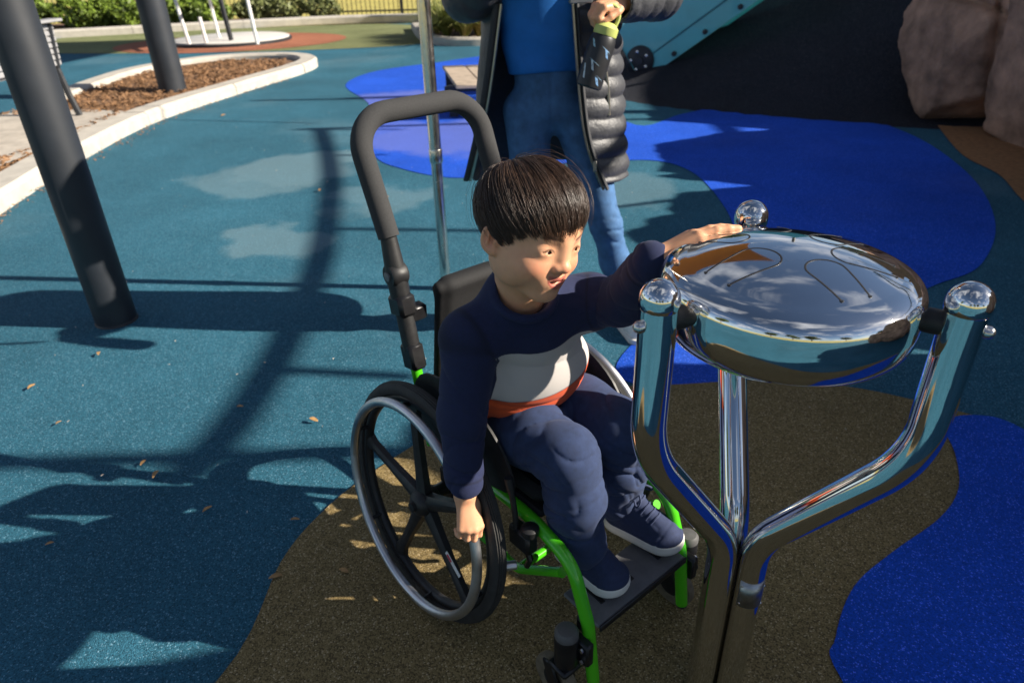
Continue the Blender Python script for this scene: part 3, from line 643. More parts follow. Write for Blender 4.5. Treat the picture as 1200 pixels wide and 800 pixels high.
# fallen leaves
M_fall = mat('dry_leaf', (.45, .26, .10), .7, var=.4, vscale=50)
lv = cr([A(-.022, 0, .004), A(-.008, .0085, .010), A(.012, .007, .009), A(.024, 0, .003), A(.01, -.008, .008), A(-.008, -.0085, .011)], 2, True); nl = len(lv)
lv = np.concatenate([lv, lv+A(0, 0, .0012)]); lf = [tuple(range(nl-1, -1, -1)), tuple(range(nl, 2*nl))]+[(i, (i+1) % nl, nl+(i+1) % nl, nl+i) for i in range(nl)]
l0 = None
for i, (px, py, s_) in enumerate([(184, 559, 1.0), (244, 600, .8), (368, 495, 1.0), (169, 545, .7), (38, 456, .9), (117, 417, .9), (282, 479, .6), (452, 233, 1.3), (324, 679, .9), (346, 612, .7), (404, 672, .8), (262, 137, 1.6), (70, 498, .6), (60, 640, .6), (1085, 470, .8), (930, 600, .6), (375, 225, 1.2)]):
    g = at_z(px, py)
    if l0 is None: l0 = o = solo('fallen_leaf', (lv, lf), M_fall, 'small dry brown leaf lying on the rubber ground', 'leaf', 'dry leaves scattered on the rubber ground', loc=A(0, 0, 0))
    else: o = copy_tree(l0)
    o.location = (g[0], g[1], .009); o.rotation_euler = (random.uniform(-.15, .15), random.uniform(-.1, .1), random.uniform(0, 6.28)); o.scale = (s_*.8,)*3
# ------------------------------------------------------------------ polished steel tongue drum on a three-armed stand
ZB = .95
ballp = [at_z(773, 347, ZB), at_z(1143, 352, ZB), at_z(882, 252, ZB)]
dc = sum(ballp)/3; dc = A(dc[0], dc[1], 0); RB = np.mean([np.linalg.norm((b-dc)[:2]) for b in ballp])
dr = thing('tongue_drum', 'mirror polished steel tongue drum held by three bent steel arms', 'drum', dc)
M_dark = mat('black_rubber', (.012, .012, .013), .55, var=.3, vscale=60, bump=.2, bscale=400)
ZE = .912; RD = .175
dirs = [nrm((b-dc)*A(1, 1, 0)) for b in ballp]
for i, (b, u) in enumerate(zip(ballp, dirs)):
    p0 = dc+u*.031; p1 = dc+u*RB
    path = fillet([p0+A(0, 0, -.04), p0+A(0, 0, .445), p1+A(0, 0, .70), p1+A(0, 0, ZB-.012)], [.15, .20], 16)
    arm = part('arm', tube(path, .0255, 28), M_chrome, dr)
    a = np.linspace(0, math.pi/2, 9)
    part('ball_cap', lathe([(.0256, -.012), (.0268, -.010), (.0270, -.002)]+[(.0270*math.cos(x), .0270*math.sin(x)) for x in a[1:-1]]+[(.0002, .0270)], 28, p1+A(0, 0, ZB-.004)), M_chrome, arm)
    part('bushing', lathe([(.0155, -.002), (.0165, .003), (.0165, .040), (.013, .046), (.013, .075)], 18, p1-u*.020+A(0, 0, ZE), -u), M_dark, arm)
    part('bolt', lathe([(.0085, 0), (.0085, .006), (.006, .010), (.001, .012)], 12, p1+u*.0245+A(0, 0, ZE), u), M_steel, arm)
    if i == 1:
        q = p0+A(0, 0, .335); fwd_ = nrm(A(.25, -1, 0)); rr = .0268; V = []; F = []
        n1 = 11
        for zz in (-.030, .030):
            for k in range(n1):
                an = math.atan2(fwd_[1], fwd_[0])-.25+(k/(n1-1)-.5)*1.9; V.append(q+A(rr*math.cos(an), rr*math.sin(an), zz))
        F = [(k, k+1, n1+k+1, n1+k) for k in range(n1-1)]
        pl = part('maker_plate', (np.array(V), F), mat('brushed_plate', (.42, .42, .42), .38, 1.0, var=.2, vscale=90), arm)
        sm = pl.modifiers.new('thick', 'SOLIDIFY'); sm.thickness = .0016
        for k in (1, n1-2):
            for zz in (-.022, .022):
                an = math.atan2(fwd_[1], fwd_[0])-.25+(k/(n1-1)-.5)*1.9; w_ = A(math.cos(an), math.sin(an), 0)
                part('rivet', lathe([(.0025, 0), (.002, .0012), (.0002, .0016)], 8, q+w_*(rr+.0014)+A(0, 0, zz), w_), M_steel, arm)
# shell: shallow dome above, deep rounded shoulder, dished bottom
def top_z(r): return ZE+.066-.020*(r/.14)**2-.004*(r/.14)**4
prof = []
for r in np.linspace(0, .138, 14): prof.append((max(r, .0004), top_z(r)))
zc0 = top_z(.138)
sh = cr([A(.138, zc0), A(.154, zc0-.005), A(.1675, zc0-.013), A(.1745, zc0-.026), A(.1765, zc0-.044), A(.1755, zc0-.064), A(.170, zc0-.086), A(.156, zc0-.104), A(.128, zc0-.115), A(.07, zc0-.121), A(.0004, zc0-.123)], 5)
prof += [tuple(p) for p in sh[1:]]
prof = [(max(r_, .0004), z_) for r_, z_ in prof]
shell = part('drum_shell', lathe(prof[::-1], 96, dc), M_chrome, dr, smooth=True)
M_slot = mat('painted_slot_shade', (.012, .012, .014), .5)  # near-black strips paint the shade inside the cut slots
for k, (dg, w, rin) in enumerate(((-155, .030, .034), (-75, .027, .046), (-22, .026, .048), (30, .024, .050), (85, .022, .070), (138, .022, .064))):
    an = math.radians(dg); u = A(math.cos(an), math.sin(an), 0); v = A(-u[1], u[0], 0)
    pts = []
    for t_ in np.linspace(-1, 1, 25):
        th = t_*math.pi*.5
        if abs(t_) > .55: rr = rin+w*.9+(abs(t_)-.55)/.45*(.128-rin-w*.9); ss = math.copysign(w*(1-.25*(abs(t_)-.55)/.45), t_)
        else: q_ = t_/.55*math.pi/2; rr = rin+w*.9*(1-math.cos(q_)); ss = w*math.sin(q_)
        p = dc+u*rr+v*ss; p[2] = top_z(math.hypot(rr, ss))-.0001; pts.append(p)
    pts = cr(pts, 2)
    sl_ = part('tongue_slot', tube(pts, .0016, 6, sx=.45), M_slot, shell)
    for p in (pts[0], pts[-1]): part('slot_hole', lathe([(.0028, -.001), (.0028, .0005), (.0003, .0007)], 10, p), M_slot, shell)
# ------------------------------------------------------------------ wheelchair (local axes: x forward, y left, z up)
_th = math.radians(219.3); RT = A(math.cos(_th), math.sin(_th), 0); FW = A(-RT[1], RT[0], 0); LF = -RT
CO = A(-.0356, 1.2899, 0)
def lw(x, y, z): return CO+x*FW+y*LF+A(0, 0, z)
M_lime = mat('lime_green_paint', (.075, .52, .012), .22, var=.05, vscale=10, coat=.5)
M_blk = mat('black_plastic', (.014, .014, .015), .42, var=.3, vscale=50, bump=.15, bscale=500, wear=.2)
M_blkm = mat('black_anodised', (.02, .02, .022), .3, .4, var=.2, vscale=40, wear=.2)
M_tyre = mat('tyre_rubber', (.028, .027, .026), .75, var=.25, vscale=40, bump=.3, bscale=300)
M_foam = mat('grey_foam_grip', (.034, .034, .035), .9, var=.15, vscale=300, bump=.8, bscale=700)
M_hr = mat('satin_handrim', (.62, .62, .64), .30, 1.0, var=.08, vscale=30, wear=.2)
M_fab = mat('black_mesh_fabric', (.008, .008, .009), .8, var=.3, vscale=200, bump=.7, bscale=900)
M_gry = mat('grey_plate', (.14, .14, .145), .45, var=.15, vscale=40, wear=.2)
wc_ = thing('wheelchair', 'lime green framed child wheelchair with black wheels and a padded push bar', 'wheelchair', CO, FW)
def P5(n, vf, m, par=None, smooth=40): return part(n, vf, m, par or wc_, smooth, local=True)
R_ = .28; camb = math.radians(6)
for s in (-1, 1):
    c = A(0, .22*s, R_); ax = A(0, s*math.cos(camb), math.sin(camb)); a1 = A(1, 0, 0); a2 = np.cross(ax, a1); a2 = a2 if a2[2] > 0 else -a2
    def ring(rad, r, off, n=12, m=72, sx=1.0):
        th = np.arange(m)*2*math.pi/m; return tube([c+ax*off+rad*(math.cos(t)*a1+math.sin(t)*a2) for t in th], r, n, True, sx=sx, up=ax)
    wh = P5('wheel', ring(.243, .011, 0, 12), M_blk)
    P5('tyre', lathe([(.250, -.007), (.252, -.0135), (.262, -.0165), (.270, -.015), (.2755, -.0105), (.2745, -.0075), (.2775, -.006), (.2768, -.0035), (.2793, -.002), (.2785, 0), (.2793, .002), (.2768, .0035), (.2775, .006), (.2745, .0075), (.2755, .0105), (.270, .015), (.262, .0165), (.252, .0135), (.250, .007), (.250, -.007)], 72, c, ax, caps=False), M_tyre, wh)
    hub = P5('hub', lathe([(.020, -.035), (.030, -.028), (.032, .010), (.024, .022), (.012, .026), (.011, .034), (.001, .036)], 24, c, ax), M_blk, wh)
    for k in range(5):
        a = math.radians(100+72*k); d = math.cos(a)*a1+math.sin(a)*a2; e = np.cross(ax, d)
        pr = [(.022, .020, .012), (.08, .016, .010), (.15, .0125, .009), (.215, .014, .009), (.236, .024, .009)]; V = []
        for (r, w, h) in pr: V += [c+d*r+e*w-ax*h, c+d*r+e*w*.9+ax*h*.4, c+d*r+e*w*.35+ax*h, c+d*r-e*w*.35+ax*h, c+d*r-e*w*.9+ax*h*.4, c+d*r-e*w-ax*h]
        F = [(i*6+j, i*6+(j+1) % 6, i*6+6+(j+1) % 6, i*6+6+j) for i in range(4) for j in range(6)]+[(5, 4, 3, 2, 1, 0), tuple(24+j for j in range(6))]
        if s < 0: F = [f[::-1] for f in F]
        P5('spoke', (np.array(V), F), M_blk, wh, smooth=35)
    hr = P5('handrim', ring(.243, .0105, .038, 14, 84), M_hr, wh)
    for k in range(6):
        a = math.radians(40+60*k); d = math.cos(a)*a1+math.sin(a)*a2; P5('handrim_tab', tube([c+d*.238+ax*.004, c+d*.241+ax*.02, c+d*.242+ax*.034], .005, 8), M_blkm, wh)
    if s < 0:
        a = math.radians(-32); d = math.cos(a)*a1+math.sin(a)*a2; e = np.cross(ax, d)
        st_ = P5('sticker', rbox(c+d*.15+ax*.0105, (.06, .012, .001), .0003, X=d, Y=e), mat('white_sticker', (.75, .74, .72), .5), wh)
        P5('red_mark', rbox(c+d*.135+ax*.0115, (.018, .007, .001), .0003, X=d, Y=e), mat('red_print', (.6, .05, .08), .5), wh)
# side frames: one bent lime tube each, plus lower rail
for s in (-1, 1):
    y = .14*s
    side = P5('side_frame', tube(fillet([A(-.06, y*.98, .37), A(.27, y, .378), A(.385, y, .345), A(.432, y, .22), A(.452, y, .075)], [.25, .08, .14], 8), .0135, 16), M_lime)
    P5('end_plug', lathe([(.0125, 0), (.0125, .006), (.008, .010), (.001, .011)], 14, A(.452, y, .076), A(.13, 0, -1)), M_blk, side)
    P5('lower_rail', tube(fillet([A(-.04, y*.97, .36), A(.0, y*.97, .20), A(.22, y*.97, .19), A(.36, y, .30)], .06, 6), .0105, 12), M_lime, side)
    P5('axle_bracket', rbox(A(0, y*1.03, .285), (.05, .03, .10), .006), M_blkm, side)
    P5('side_guard', prism(cr([A(-.10, y*1.12, .42), A(-.06, y*1.12, .56), A(.08, y*1.12, .585), A(.20, y*1.12, .53), A(.24, y*1.12, .43), A(.07, y*1.12, .40)], 5, True), A(0, .005*s, 0)), M_blk, side)
    # brake: lever, clamp, knob and roller
    yb = .165*s
    bk = P5('brake', rbox(A(.275, yb, .345), (.06, .03, .05), .006), M_blkm)
    P5('lever', tube(cr([A(.265, yb+.008*s, .36), A(.262, yb+.01*s, .42), A(.250, yb+.012*s, .485)], 5), [.0055]*3+[.006]*5+[.0085]*3, 10), M_blk, bk)
    P5('knob', lathe([(.016, 0), (.018, .006), (.018, .016), (.012, .021), (.001, .022)], 16, A(.296, yb, .368)), M_blk, bk)
    P5('link', tube([A(.275, yb, .34), A(.295, yb, .30), A(.285, yb, .275)], .007, 8), M_blkm, bk)
    P5('roller', lathe([(.0085, 0), (.0095, .003), (.0095, .052), (.0085, .055)], 12, A(.268, yb+.012*s, .272), A(-.6, s*.8, -.1)), M_hr, bk)
    # caster assembly
    cx, cy = .418, .183*s
    ca = P5('caster_housing', lathe([(.022, .135), (.024, .140), (.024, .205), (.022, .212)], 20, A(cx, cy, 0)), M_blkm)
    P5('cap', lathe([(.0235, 0), (.0235, .010), (.018, .017), (.001, .019)], 20, A(cx, cy, .212)), mat('grey_cap', (.09, .09, .09), .55), ca)
    P5('mount_plate', rbox(A(cx+.012, .160*s, .172), (.062, .020, .058), .004), M_blkm, ca)
    for dz in (-.016, .016): P5('bolt', lathe([(.0055, 0), (.0055, .005), (.001, .006)], 8, A(cx+.03, .171*s, .172+dz), A(0, s, 0)), M_steel, ca)
    fk = P5('fork', join(rbox(A(cx-.002, cy, .128), (.050, .052, .014), .004), *[rbox(A(cx-.018, cy+.021*q, .092), (.030, .007, .075), .003, X=(1, 0, .35), Y=(0, 1, 0)) for q in (-1, 1)]), M_blkm, ca)
    P5('caster_tyre', lathe([(.028, -.011), (.048, -.0125), (.0555, -.009), (.0575, 0), (.0555, .009), (.048, .0125), (.028, .011), (.028, -.011)], 28, A(cx-.024, cy, .0575), A(0, 1, 0), caps=False), mat('caster_rubber', (.16, .13, .085), .7, var=.3, vscale=60), ca)
    P5('caster_hub', lathe([(.001, -.013), (.026, -.012), (.030, -.008), (.030, .008), (.026, .012), (.001, .013)], 20, A(cx-.024, cy, .0575), A(0, 1, 0)), M_blk, ca)
# footplate between the tube ends
ftp = P5('footplate', rbox(A(.402, 0, .222), (.098, .262, .008), .003, X=(1, 0, -.06), Y=(0, 1, 0)), M_gry)
P5('rim_strip', rbox(A(.4535, 0, .2175), (.005, .262, .016), .002), M_blkm, ftp); P5('mounting_bar', tube([A(.405, -.135, .205), A(.405, .135, .205)], .009, 10), M_blkm, ftp)
for y in (-.085, 0, .085): P5('grip_strip', rbox(A(.385, y, .2275), (.07, .012, .0025), .001, X=(1, 0, -.06), Y=(0, 1, 0)), M_blk, ftp)
for s in (-1, 1): P5('clamp', rbox(A(.42, .135*s, .205), (.034, .022, .034), .005), M_blkm, ftp)
# seat, axle, back
P5('axle_tube', tube([A(0, -.20, .288), A(0, .20, .288)], .016, 16), M_blkm)
P5('cross_brace', tube([A(.22, -.135, .19), A(.22, .135, .19)], .010, 12), M_lime)
def slab(x0, x1, y0, y1, z0, z1, b): return rbox(A((x0+x1)/2, (y0+y1)/2, (z0+z1)/2), (x1-x0, y1-y0, z1-z0), b)
se = P5('seat', slab(-.07, .285, -.128, .128, .372, .388, .006), M_fab); P5('cushion', slab(-.065, .275, -.125, .125, .390, .432, .016), M_fab, se)
bm = SDF(); bm.u(sbox(A(-.105, 0, .59), A(.042, .180, .318), .022, A((math.cos(-.16), 0, math.sin(-.16)), (0, 1, 0), (-math.sin(-.16), 0, math.cos(-.16)))), .002)
bm.d(lambda P: .9*(np.maximum(np.abs(P[:, 1])-.05, 0)**2)*0); bm.d(lambda P: -.004*np.exp(-((P[:, 2]-.735)/.02)**2)+.006*np.exp(-((np.abs(P[:, 1])-.075)/.01)**2))
bk_ = P5('backrest', bm.mesh(A(-.2, -.17, .40), A(0.0, .17, .82), .006), M_fab, smooth=True)
def back_pt(z, y): return A(-.075-.19*(z-.45), y, z)
for s in (-1, 1):
    y = .148*s
    cn = P5('back_cane', tube([back_pt(.37, y), back_pt(.66, y)], .0125, 14), M_lime)
    P5('lower_clamp', rbox(back_pt(.585, y), (.045, .036, .06), .006, X=(1, 0, .19), Y=(0, 1, 0)), M_blkm, cn)
    P5('sleeve', tube([back_pt(.60, y), back_pt(.68, y)], .019, 14), M_blk, cn)
    P5('upper_clamp', rbox(back_pt(.70, y), (.052, .042, .050), .008, X=(1, 0, .19), Y=(0, 1, 0)), M_blkm, cn)
    P5('bracket', rbox(back_pt(.675, y*.84), (.03, .05, .035), .005), M_blkm, cn)
    jx = P5('angle_joint', lathe([(.022, -.019), (.026, -.014), (.026, .014), (.022, .019)], 20, back_pt(.765, y), A(0, 1, 0)), M_blk, cn)
    P5('joint_arm', tube([back_pt(.69, y), back_pt(.765, y)], [.020, .023], 14), M_blk, cn)
    P5('joint_neck', tube([back_pt(.765, y), A(-.150, y, .850)], [.022, .0165], 14), M_blk, cn)
    P5('button', lathe([(.010, 0), (.010, .004), (.001, .006)], 12, back_pt(.765, y)+A(0, .019*s, 0), A(0, s, 0)), M_gry, jx)
hoop = fillet([A(-.146, -.148, .842), A(-.235, -.150, 1.065), A(-.235, .150, 1.065), A(-.146, .148, .842)], .075, 10)
P5('push_bar', tube(hoop, .0222, 20), M_foam)
# ------------------------------------------------------------------ people: shared head, hair and hand builders
M_skin = mat('light_skin', (.70, .365, .21), .45, var=.05, vscale=60, bump=.06, bscale=900, sss=.22, spec=.4)
attr_mix(M_skin, 'blush', (.70, .25, .145)); attr_mix(M_skin, 'lip', (.42, .095, .08)); attr_mix(M_skin, 'brow', (.045, .026, .018)); attr_mix(M_skin, 'mouth', (.16, .03, .03)); attr_mix(M_skin, 'nail', (.62, .33, .25))
def eye_mat():
    m = bpy.data.materials.new('eye'); m.use_nodes = True; t = m.node_tree; b = t.nodes['Principled BSDF']; b.inputs['Roughness'].default_value = .08
    a = t.nodes.new('ShaderNodeAttribute'); a.attribute_name = 'iris'; r = t.nodes.new('ShaderNodeValToRGB'); e = r.color_ramp.elements
    r.color_ramp.interpolation = 'EASE'; e[0].position = .36; e[0].color = (.62, .57, .53, 1); e[1].position = .42; e[1].color = (.022, .012, .008, 1); x = e.new(.66); x.color = (.045, .022, .012, 1); x = e.new(.72); x.color = (.003, .003, .003, 1)
    t.links.new(a.outputs['Fac'], r.inputs[0]); t.links.new(r.outputs[0], b.inputs['Base Color']); return m
M_eye = eye_mat()
FRONT = 0.0
class Head:
    """head space: x forward, y left, z up, metres for a child's head; k scales it"""
    def __init__(s, c, fwd, up, k=1.0, child=True): s.c = A(*c); s.ax = A(*frame(fwd, up)); s.k = k; s.child = child
    def w(s, *p): return s.c+(np.array(p, float)*s.k)@s.ax
    def loc(s, P): return ((P-s.c)@s.ax.T)/s.k
    def add(s, S):
        k = s.k; w = s.w; E = lambda c, r: ell(w(*c), A(*r)*k, s.ax); Cp = lambda a, b, r1, r2: cap(w(*a), w(*b), r1*k, r2*k)
        S.u(E((-.010, 0, .027), (.088, .0735, .0725)), .02*k); S.u(E((.020, 0, -.022), (.064, .061, .078)), .035*k)
        S.u(E((.035, 0, .022), (.050, .053, .042)), .02*k)                           # brow and forehead
        for y in (-1, 1):
            S.u(E((.047, y*.037, -.040), (.031, .027, .026)), .020*k)                 # cheeks, lifted by the smile
            S.u(E((.013, y*.045, -.055), (.036, .019, .030)), .03*k)                  # jaw
        S.u(E((.058, 0, -.090), (.025, .028, .018)), .022*k)                          # chin
        S.u(E((.062, 0, -.062), (.0220, .031, .021)), .018*k)                         # muzzle
        for y in (-1, 1): S.s(E((.1015, y*.031, -.006), (.020, .020, .0115)), .016*k) # sockets
        for y in (-1, 1): S.u(E((.0650, y*.0310, -.0085), (.0150, .0180, .0125)), .010*k)  # lids
        S.u(Cp((.079, 0, -.002), (.0890, 0, -.029), .0070, .0080), .016*k)            # nose
        S.u(E((.0920, 0, -.0325), (.0095, .0110, .0088)), .008*k)
        for y in (-1, 1): S.u(E((.0855, y*.0118, -.0350), (.0085, .0072, .0068)), .006*k); S.s(E((.0905, y*.0064, -.0420), (.0045, .003, .003)), .003*k)
        for y in (-1, 1): S.u(chain([w(.0825, 0, -.0540), w(.0800, y*.012, -.0540), w(.0700, y*.0245, -.0500)], A(.0050, .0044, .0022)*k, .002), .006*k)   # upper lip
        for y in (-1, 1): S.u(chain([w(.0790, 0, -.0700), w(.0770, y*.010, -.0680), w(.0690, y*.0225, -.0535)], A(.0056, .0050, .0024)*k, .002), .006*k)   # lower lip
        for y in (-1, 1): S.s(chain([w(.0850, 0, -.0618), w(.0830, y*.010, -.0605), w(.0740, y*.0235, -.0515)], A(.0040, .0034, .0010)*k, .002), .002*k)    # open smile
        for y in (-1, 1):                                                              # eye openings, filled by the eyeballs
            S.s(chain([w(.0860, y*.0215, -.0120), w(.0880, y*.0310, -.0075), w(.0780, y*.0420, -.0085)], A(.0022, .0038, .0022)*k, .002), .0015*k)
            S.s(chain([w(.0760, y*.0225, -.0120), w(.0770, y*.0310, -.0080), w(.0680, y*.0405, -.0085)], A(.0022, .0036, .0022)*k, .002), .0015*k)
        for y in (-1, 1):                                                              # ears
            S.u(ell(w(-.010, y*.0775, -.017), A(.0155, .0075, .0245)*k, A(nrm(s.ax[0]-y*s.ax[1]*.55), nrm(s.ax[1]+y*s.ax[0]*.55), s.ax[2])), .008*k); S.u(E((-.004, y*.072, -.037), (.009, .0075, .009)), .006*k)
            S.s(ell(w(-.0068, y*.0832, -.0150), A(.0105, .0066, .0170)*k, A(nrm(s.ax[0]-y*s.ax[1]*.55), nrm(s.ax[1]+y*s.ax[0]*.55), s.ax[2])), .003*k); S.u(Cp((-.010, y*.081, -.026), (-.010, y*.081, -.008), .003, .0026), .003*k); S.u(E((.002, y*.072, -.018), (.005, .006, .007)), .004*k)
        return S
    def attrs(s, V):
        q = s.loc(V); x, y, z = q[:, 0], q[:, 1], q[:, 2]; g = lambda cx, cy, cz, r: np.exp(-(((x-cx)/r[0])**2+((np.abs(y)-cy)/r[1])**2+((z-cz)/r[2])**2))
        face = (x > .03) & (np.abs(y) < .08) & (np.abs(z) < .12)
        lc = .0045*(np.abs(y)/.0245)**2; lip = np.clip(1.9*np.maximum(np.exp(-((z+.0545-lc)/.0040)**2), np.exp(-((z+.0695-4.2*lc)/.0050)**2))*np.clip((.024-np.abs(y))/.006, 0, 1)-.45, 0, .85)*face*(x > .062)
        mouth = np.clip(2.2*np.exp(-((z+.0612-2.2*lc)/.0036)**2)*np.clip((.0225-np.abs(y))/.004, 0, 1)*np.clip((.0815-x)/.002, 0, 1)-.5, 0, 1)*face*(x > .060)
        blush = np.clip(.8*g(.06, .042, -.038, (.03, .018, .016))+.7*g(.1, 0, -.034, (.012, .012, .010)), 0, 1)*face+.6*np.exp(-(((x+.01)/.02)**2+((np.abs(y)-.078)/.01)**2+((z+.016)/.03)**2))
        arch = .0135+.0035*np.sin(np.clip((np.abs(y)-.014)/.034, 0, 1)*2.6); brow = np.clip(1.2*np.exp(-((z-arch)/.0032)**2)*np.clip((np.abs(y)-.011)/.005, 0, 1)*np.clip((.052-np.abs(y))/.010, 0, 1)-.15, 0, .8)*face
        lash = .9*np.exp(-((z-(-.0028-.0050*((np.abs(y)-.0315)/.010)**2))/.0017)**2)*np.clip((.0125-np.abs(np.abs(y)-.0315))/.003, 0, 1)*face
        return dict(lip=lip, mouth=mouth, blush=np.clip(blush, 0, 1), brow=np.maximum(brow, lash))
    def eyes(s, par, gaze):
        for y in (-1, 1):
            c = s.w(.0655, y*.0312, -.0090); r = .0136*s.k; V, F = lathe([(max(r*math.sin(a), 1e-5), -r*math.cos(a)) for a in np.linspace(0, math.pi, 25)], 28, c, nrm(gaze))
            d = (V-c)@nrm(gaze)/r; part('eye', (V, F), M_eye, par, True, attrs=dict(iris=np.clip((d-.77)*3.4+.1, 0, 1)))
def hand(S, wr, dirn, palm_n, thumb_side, L, curl, spread=.06, thumb=None, wrad=None, k=.0045, cs=1.0):
    """palm plus five jointed fingers. dirn: wrist to knuckles, palm_n: out of the palm, thumb_side: towards the thumb; L hand length; curl: bend per joint (3 angles)"""
    d, t, n = nrm(dirn), nrm(thumb_side), nrm(palm_n); Lp = .50*L; W2 = .215*L
    kn = [wr+d*Lp*(1.0, 1.04, .99, .92)[i]+t*W2*(.80, .27, -.27, -.78)[i]-n*.004*(0, 1, .6, -.6)[i] for i in range(4)]
    for i in range(4): S.u(cap(wr+t*W2*(.42, .15, -.15, -.42)[i], kn[i], .078*L, .072*L), .010)
    S.u(ell(wr+d*Lp*.5+t*W2*.55+n*.010, A(.026, .013, .012)*L/.12, A(d, t, n)), .010)
    tips = []
    for i in range(4):
        fl = L*(.44, .50, .46, .36)[i]*.5/.5; seg = [fl*.46, fl*.30, fl*.24]; r = np.array([.058, .054, .050, .045])*L*(1, 1.02, .98, .88)[i]; p = kn[i]; pts = [p]; a = 0
        fd = nrm(d+t*spread*(1.3, .4, -.5, -1.5)[i])
        for j in range(3):
            a += (curl[i] if np.ndim(curl[0]) else curl)[j]; v = fd*math.cos(a)+n*math.sin(a); p = p+v*seg[j]; pts.append(p)
        S.u(chain(pts, r, .003), .004); tips.append((pts[-1], v, nrm(np.cross(np.cross(v, n), v)) if abs(v@n) < .99 else -d))
    tb = wr+d*Lp*.22+t*W2*.75+n*.006; th = thumb if thumb else [(.62, .55, .35), (.90, .30, .25), (1.0, .05, .2)]
    pts = [tb]; p = tb
    for (cd, ct, cn), l in zip(th, (.20*L, .17*L, .13*L)): p = p+nrm(d*cd+t*ct+n*cn)*l; pts.append(p)
    S.u(chain(pts, np.array([.085, .066, .060, .050])*L, .004), .008)
    return kn, tips, pts
def hair_strands(H, n, fringe, seed, r0=.00055, lift=.010, crown=(-.062, -.006, .080), steps=10, wild=.5, sweep=.16, ell_r=(.0920, .0785, .0755), ell_c=(-.009, 0, .028)):
    """locks that leave a crown whorl and run down the skull to the fringe line; returns one triangle-tube mesh"""
    rng = np.random.default_rng(seed); c0 = nrm((A(*crown)-A(*ell_c))/A(*ell_r)); ta = nrm(np.cross(c0, A(0, 1, 0))); tb = np.cross(c0, ta)
    V = []; F = []; nv = 0; ncl = max(20, n//16); cl_phi = rng.uniform(0, 2*math.pi, ncl); cl_off = rng.normal(0, .05, ncl); cl_len = rng.normal(0, .13, ncl); cl_l = rng.uniform(.15, 1.15, ncl)
    for i in range(n):
        q = rng.integers(ncl); phi = cl_phi[q]+rng.normal(0, .055); tang = math.cos(phi)*ta+math.sin(phi)*tb
        # end angle: march down until the fringe height for that direction
        ths = np.linspace(.02, 2.6, 60); D = np.cos(ths)[:, None]*c0+np.sin(ths)[:, None]*tang; Q = D*A(*ell_r)+A(*ell_c)
        az = np.arctan2(Q[:, 1], Q[:, 0]); lim = fringe(az); bad = np.where(Q[:, 2] < lim)[0]; te = ths[bad[0]] if len(bad) else 2.4
        te = te*(1+cl_len[q]*.5+rng.normal(0, .02)); t0 = rng.uniform(0, .8)**1.0*te if rng.uniform() < .75 else rng.uniform(0, .1)
        if te-t0 < .25: t0 = max(0, te-.25-rng.uniform(0, .3))
        sw = .35*rng.normal(0, .25)+cl_off[q]*2; lf = lift*(cl_l[q]*.75+rng.uniform(0, .35))
        if rng.uniform() < .02*wild: lf *= 2.1
        u = np.linspace(0, 1, steps); tt = t0+(te-t0)*u; ph = phi+sw*u*u*.6+(cl_phi[q]-phi)*.6*u**2+sweep*np.sin(phi+1.57)**2*u**1.5*(1 if math.cos(phi-math.pi*FRONT) > .2 else 0)
        D = np.cos(tt)[:, None]*c0+np.sin(tt)[:, None]*(np.cos(ph)[:, None]*ta+np.sin(ph)[:, None]*tb); up_ = lf*np.sin(np.clip(u*2.2, 0, 1)*math.pi/2)*(1-.35*u**3)+.0015
        Q = D*(A(*ell_r)+up_[:, None])+A(*ell_c); P = H.c+(Q*H.k)@H.ax
        T = np.gradient(P, axis=0); T /= np.linalg.norm(T, axis=1)[:, None]; N_ = D@H.ax; B_ = np.cross(T, N_); rr = (r0*rng.uniform(.7, 1.5)*(1-.8*u**2))[:, None]
        V.append(np.stack([P+B_*rr, P-B_*rr, P+N_*rr*.9], 1).reshape(-1, 3)); b = nv+np.arange(steps-1)[:, None]*3
        for a, c in ((0, 1), (1, 2), (2, 0)): F.append(np.column_stack([b+a, b+c, b+3+c, b+3+a]))
        nv += 3*steps
    return np.concatenate(V), np.concatenate(F)
# ------------------------------------------------------------------ the boy
J = dict(neck=at_z(612, 334, .835), shR=at_z(552, 392, .752), shL=at_z(692, 350, .772), elR=at_z(541, 490, .595), wrR=at_z(545, 578, .455), elL=at_z(728, 353, .79), wrL=at_z(766, 304, .920))
hip = lambda s: lw(.075, .062*s-.012, .492)
J.update(hipR=hip(-1), hipL=hip(1), knR=at_z(663, 528, .525), knL=at_z(727, 497, .520), anR=at_z(684, 642, .305), anL=at_z(724, 588, .305))
boy = thing('person', 'young boy in a navy, grey and red sweatshirt seated in the wheelchair, touching the drum', 'person', A(CO[0]+.05, CO[1]-.1, .2))
HB = Head(at_z(622, 266, .945), A(.635, -.76, -.15), A(.145, .115, 1), .985)
axT_up = nrm((J['shR']+J['shL'])/2-(J['hipR']+J['hipL'])/2); lat = nrm(J['shL']-J['shR']); axT = A(*frame(np.cross(lat, axT_up), axT_up)); tf, tl, tu = axT
hm = (J['hipR']+J['hipL'])/2; cm = (J['shR']+J['shL'])/2
# --- body: one continuous skin surface
S = SDF(); HB.add(S)
S.u(cap(HB.w(-.016, 0, -.055), J['neck']-tu*.03, .040, .044), .03)
S.u(ecap(hm, cm-tu*.06, (.045, .07), (.045, .075), axT), .03)
for s_ in 'RL':
    S.u(cap(J['neck']-tu*.03, J['sh'+s_]-tu*.045, .018, .018), .02); S.u(chain([J['sh'+s_]-tu*.04, J['el'+s_], J['wr'+s_]], [.022, .026, .0225]), .012)
    S.u(chain([J['hip'+s_], J['kn'+s_], J['an'+s_]], [.055, .042, .03]), .02)
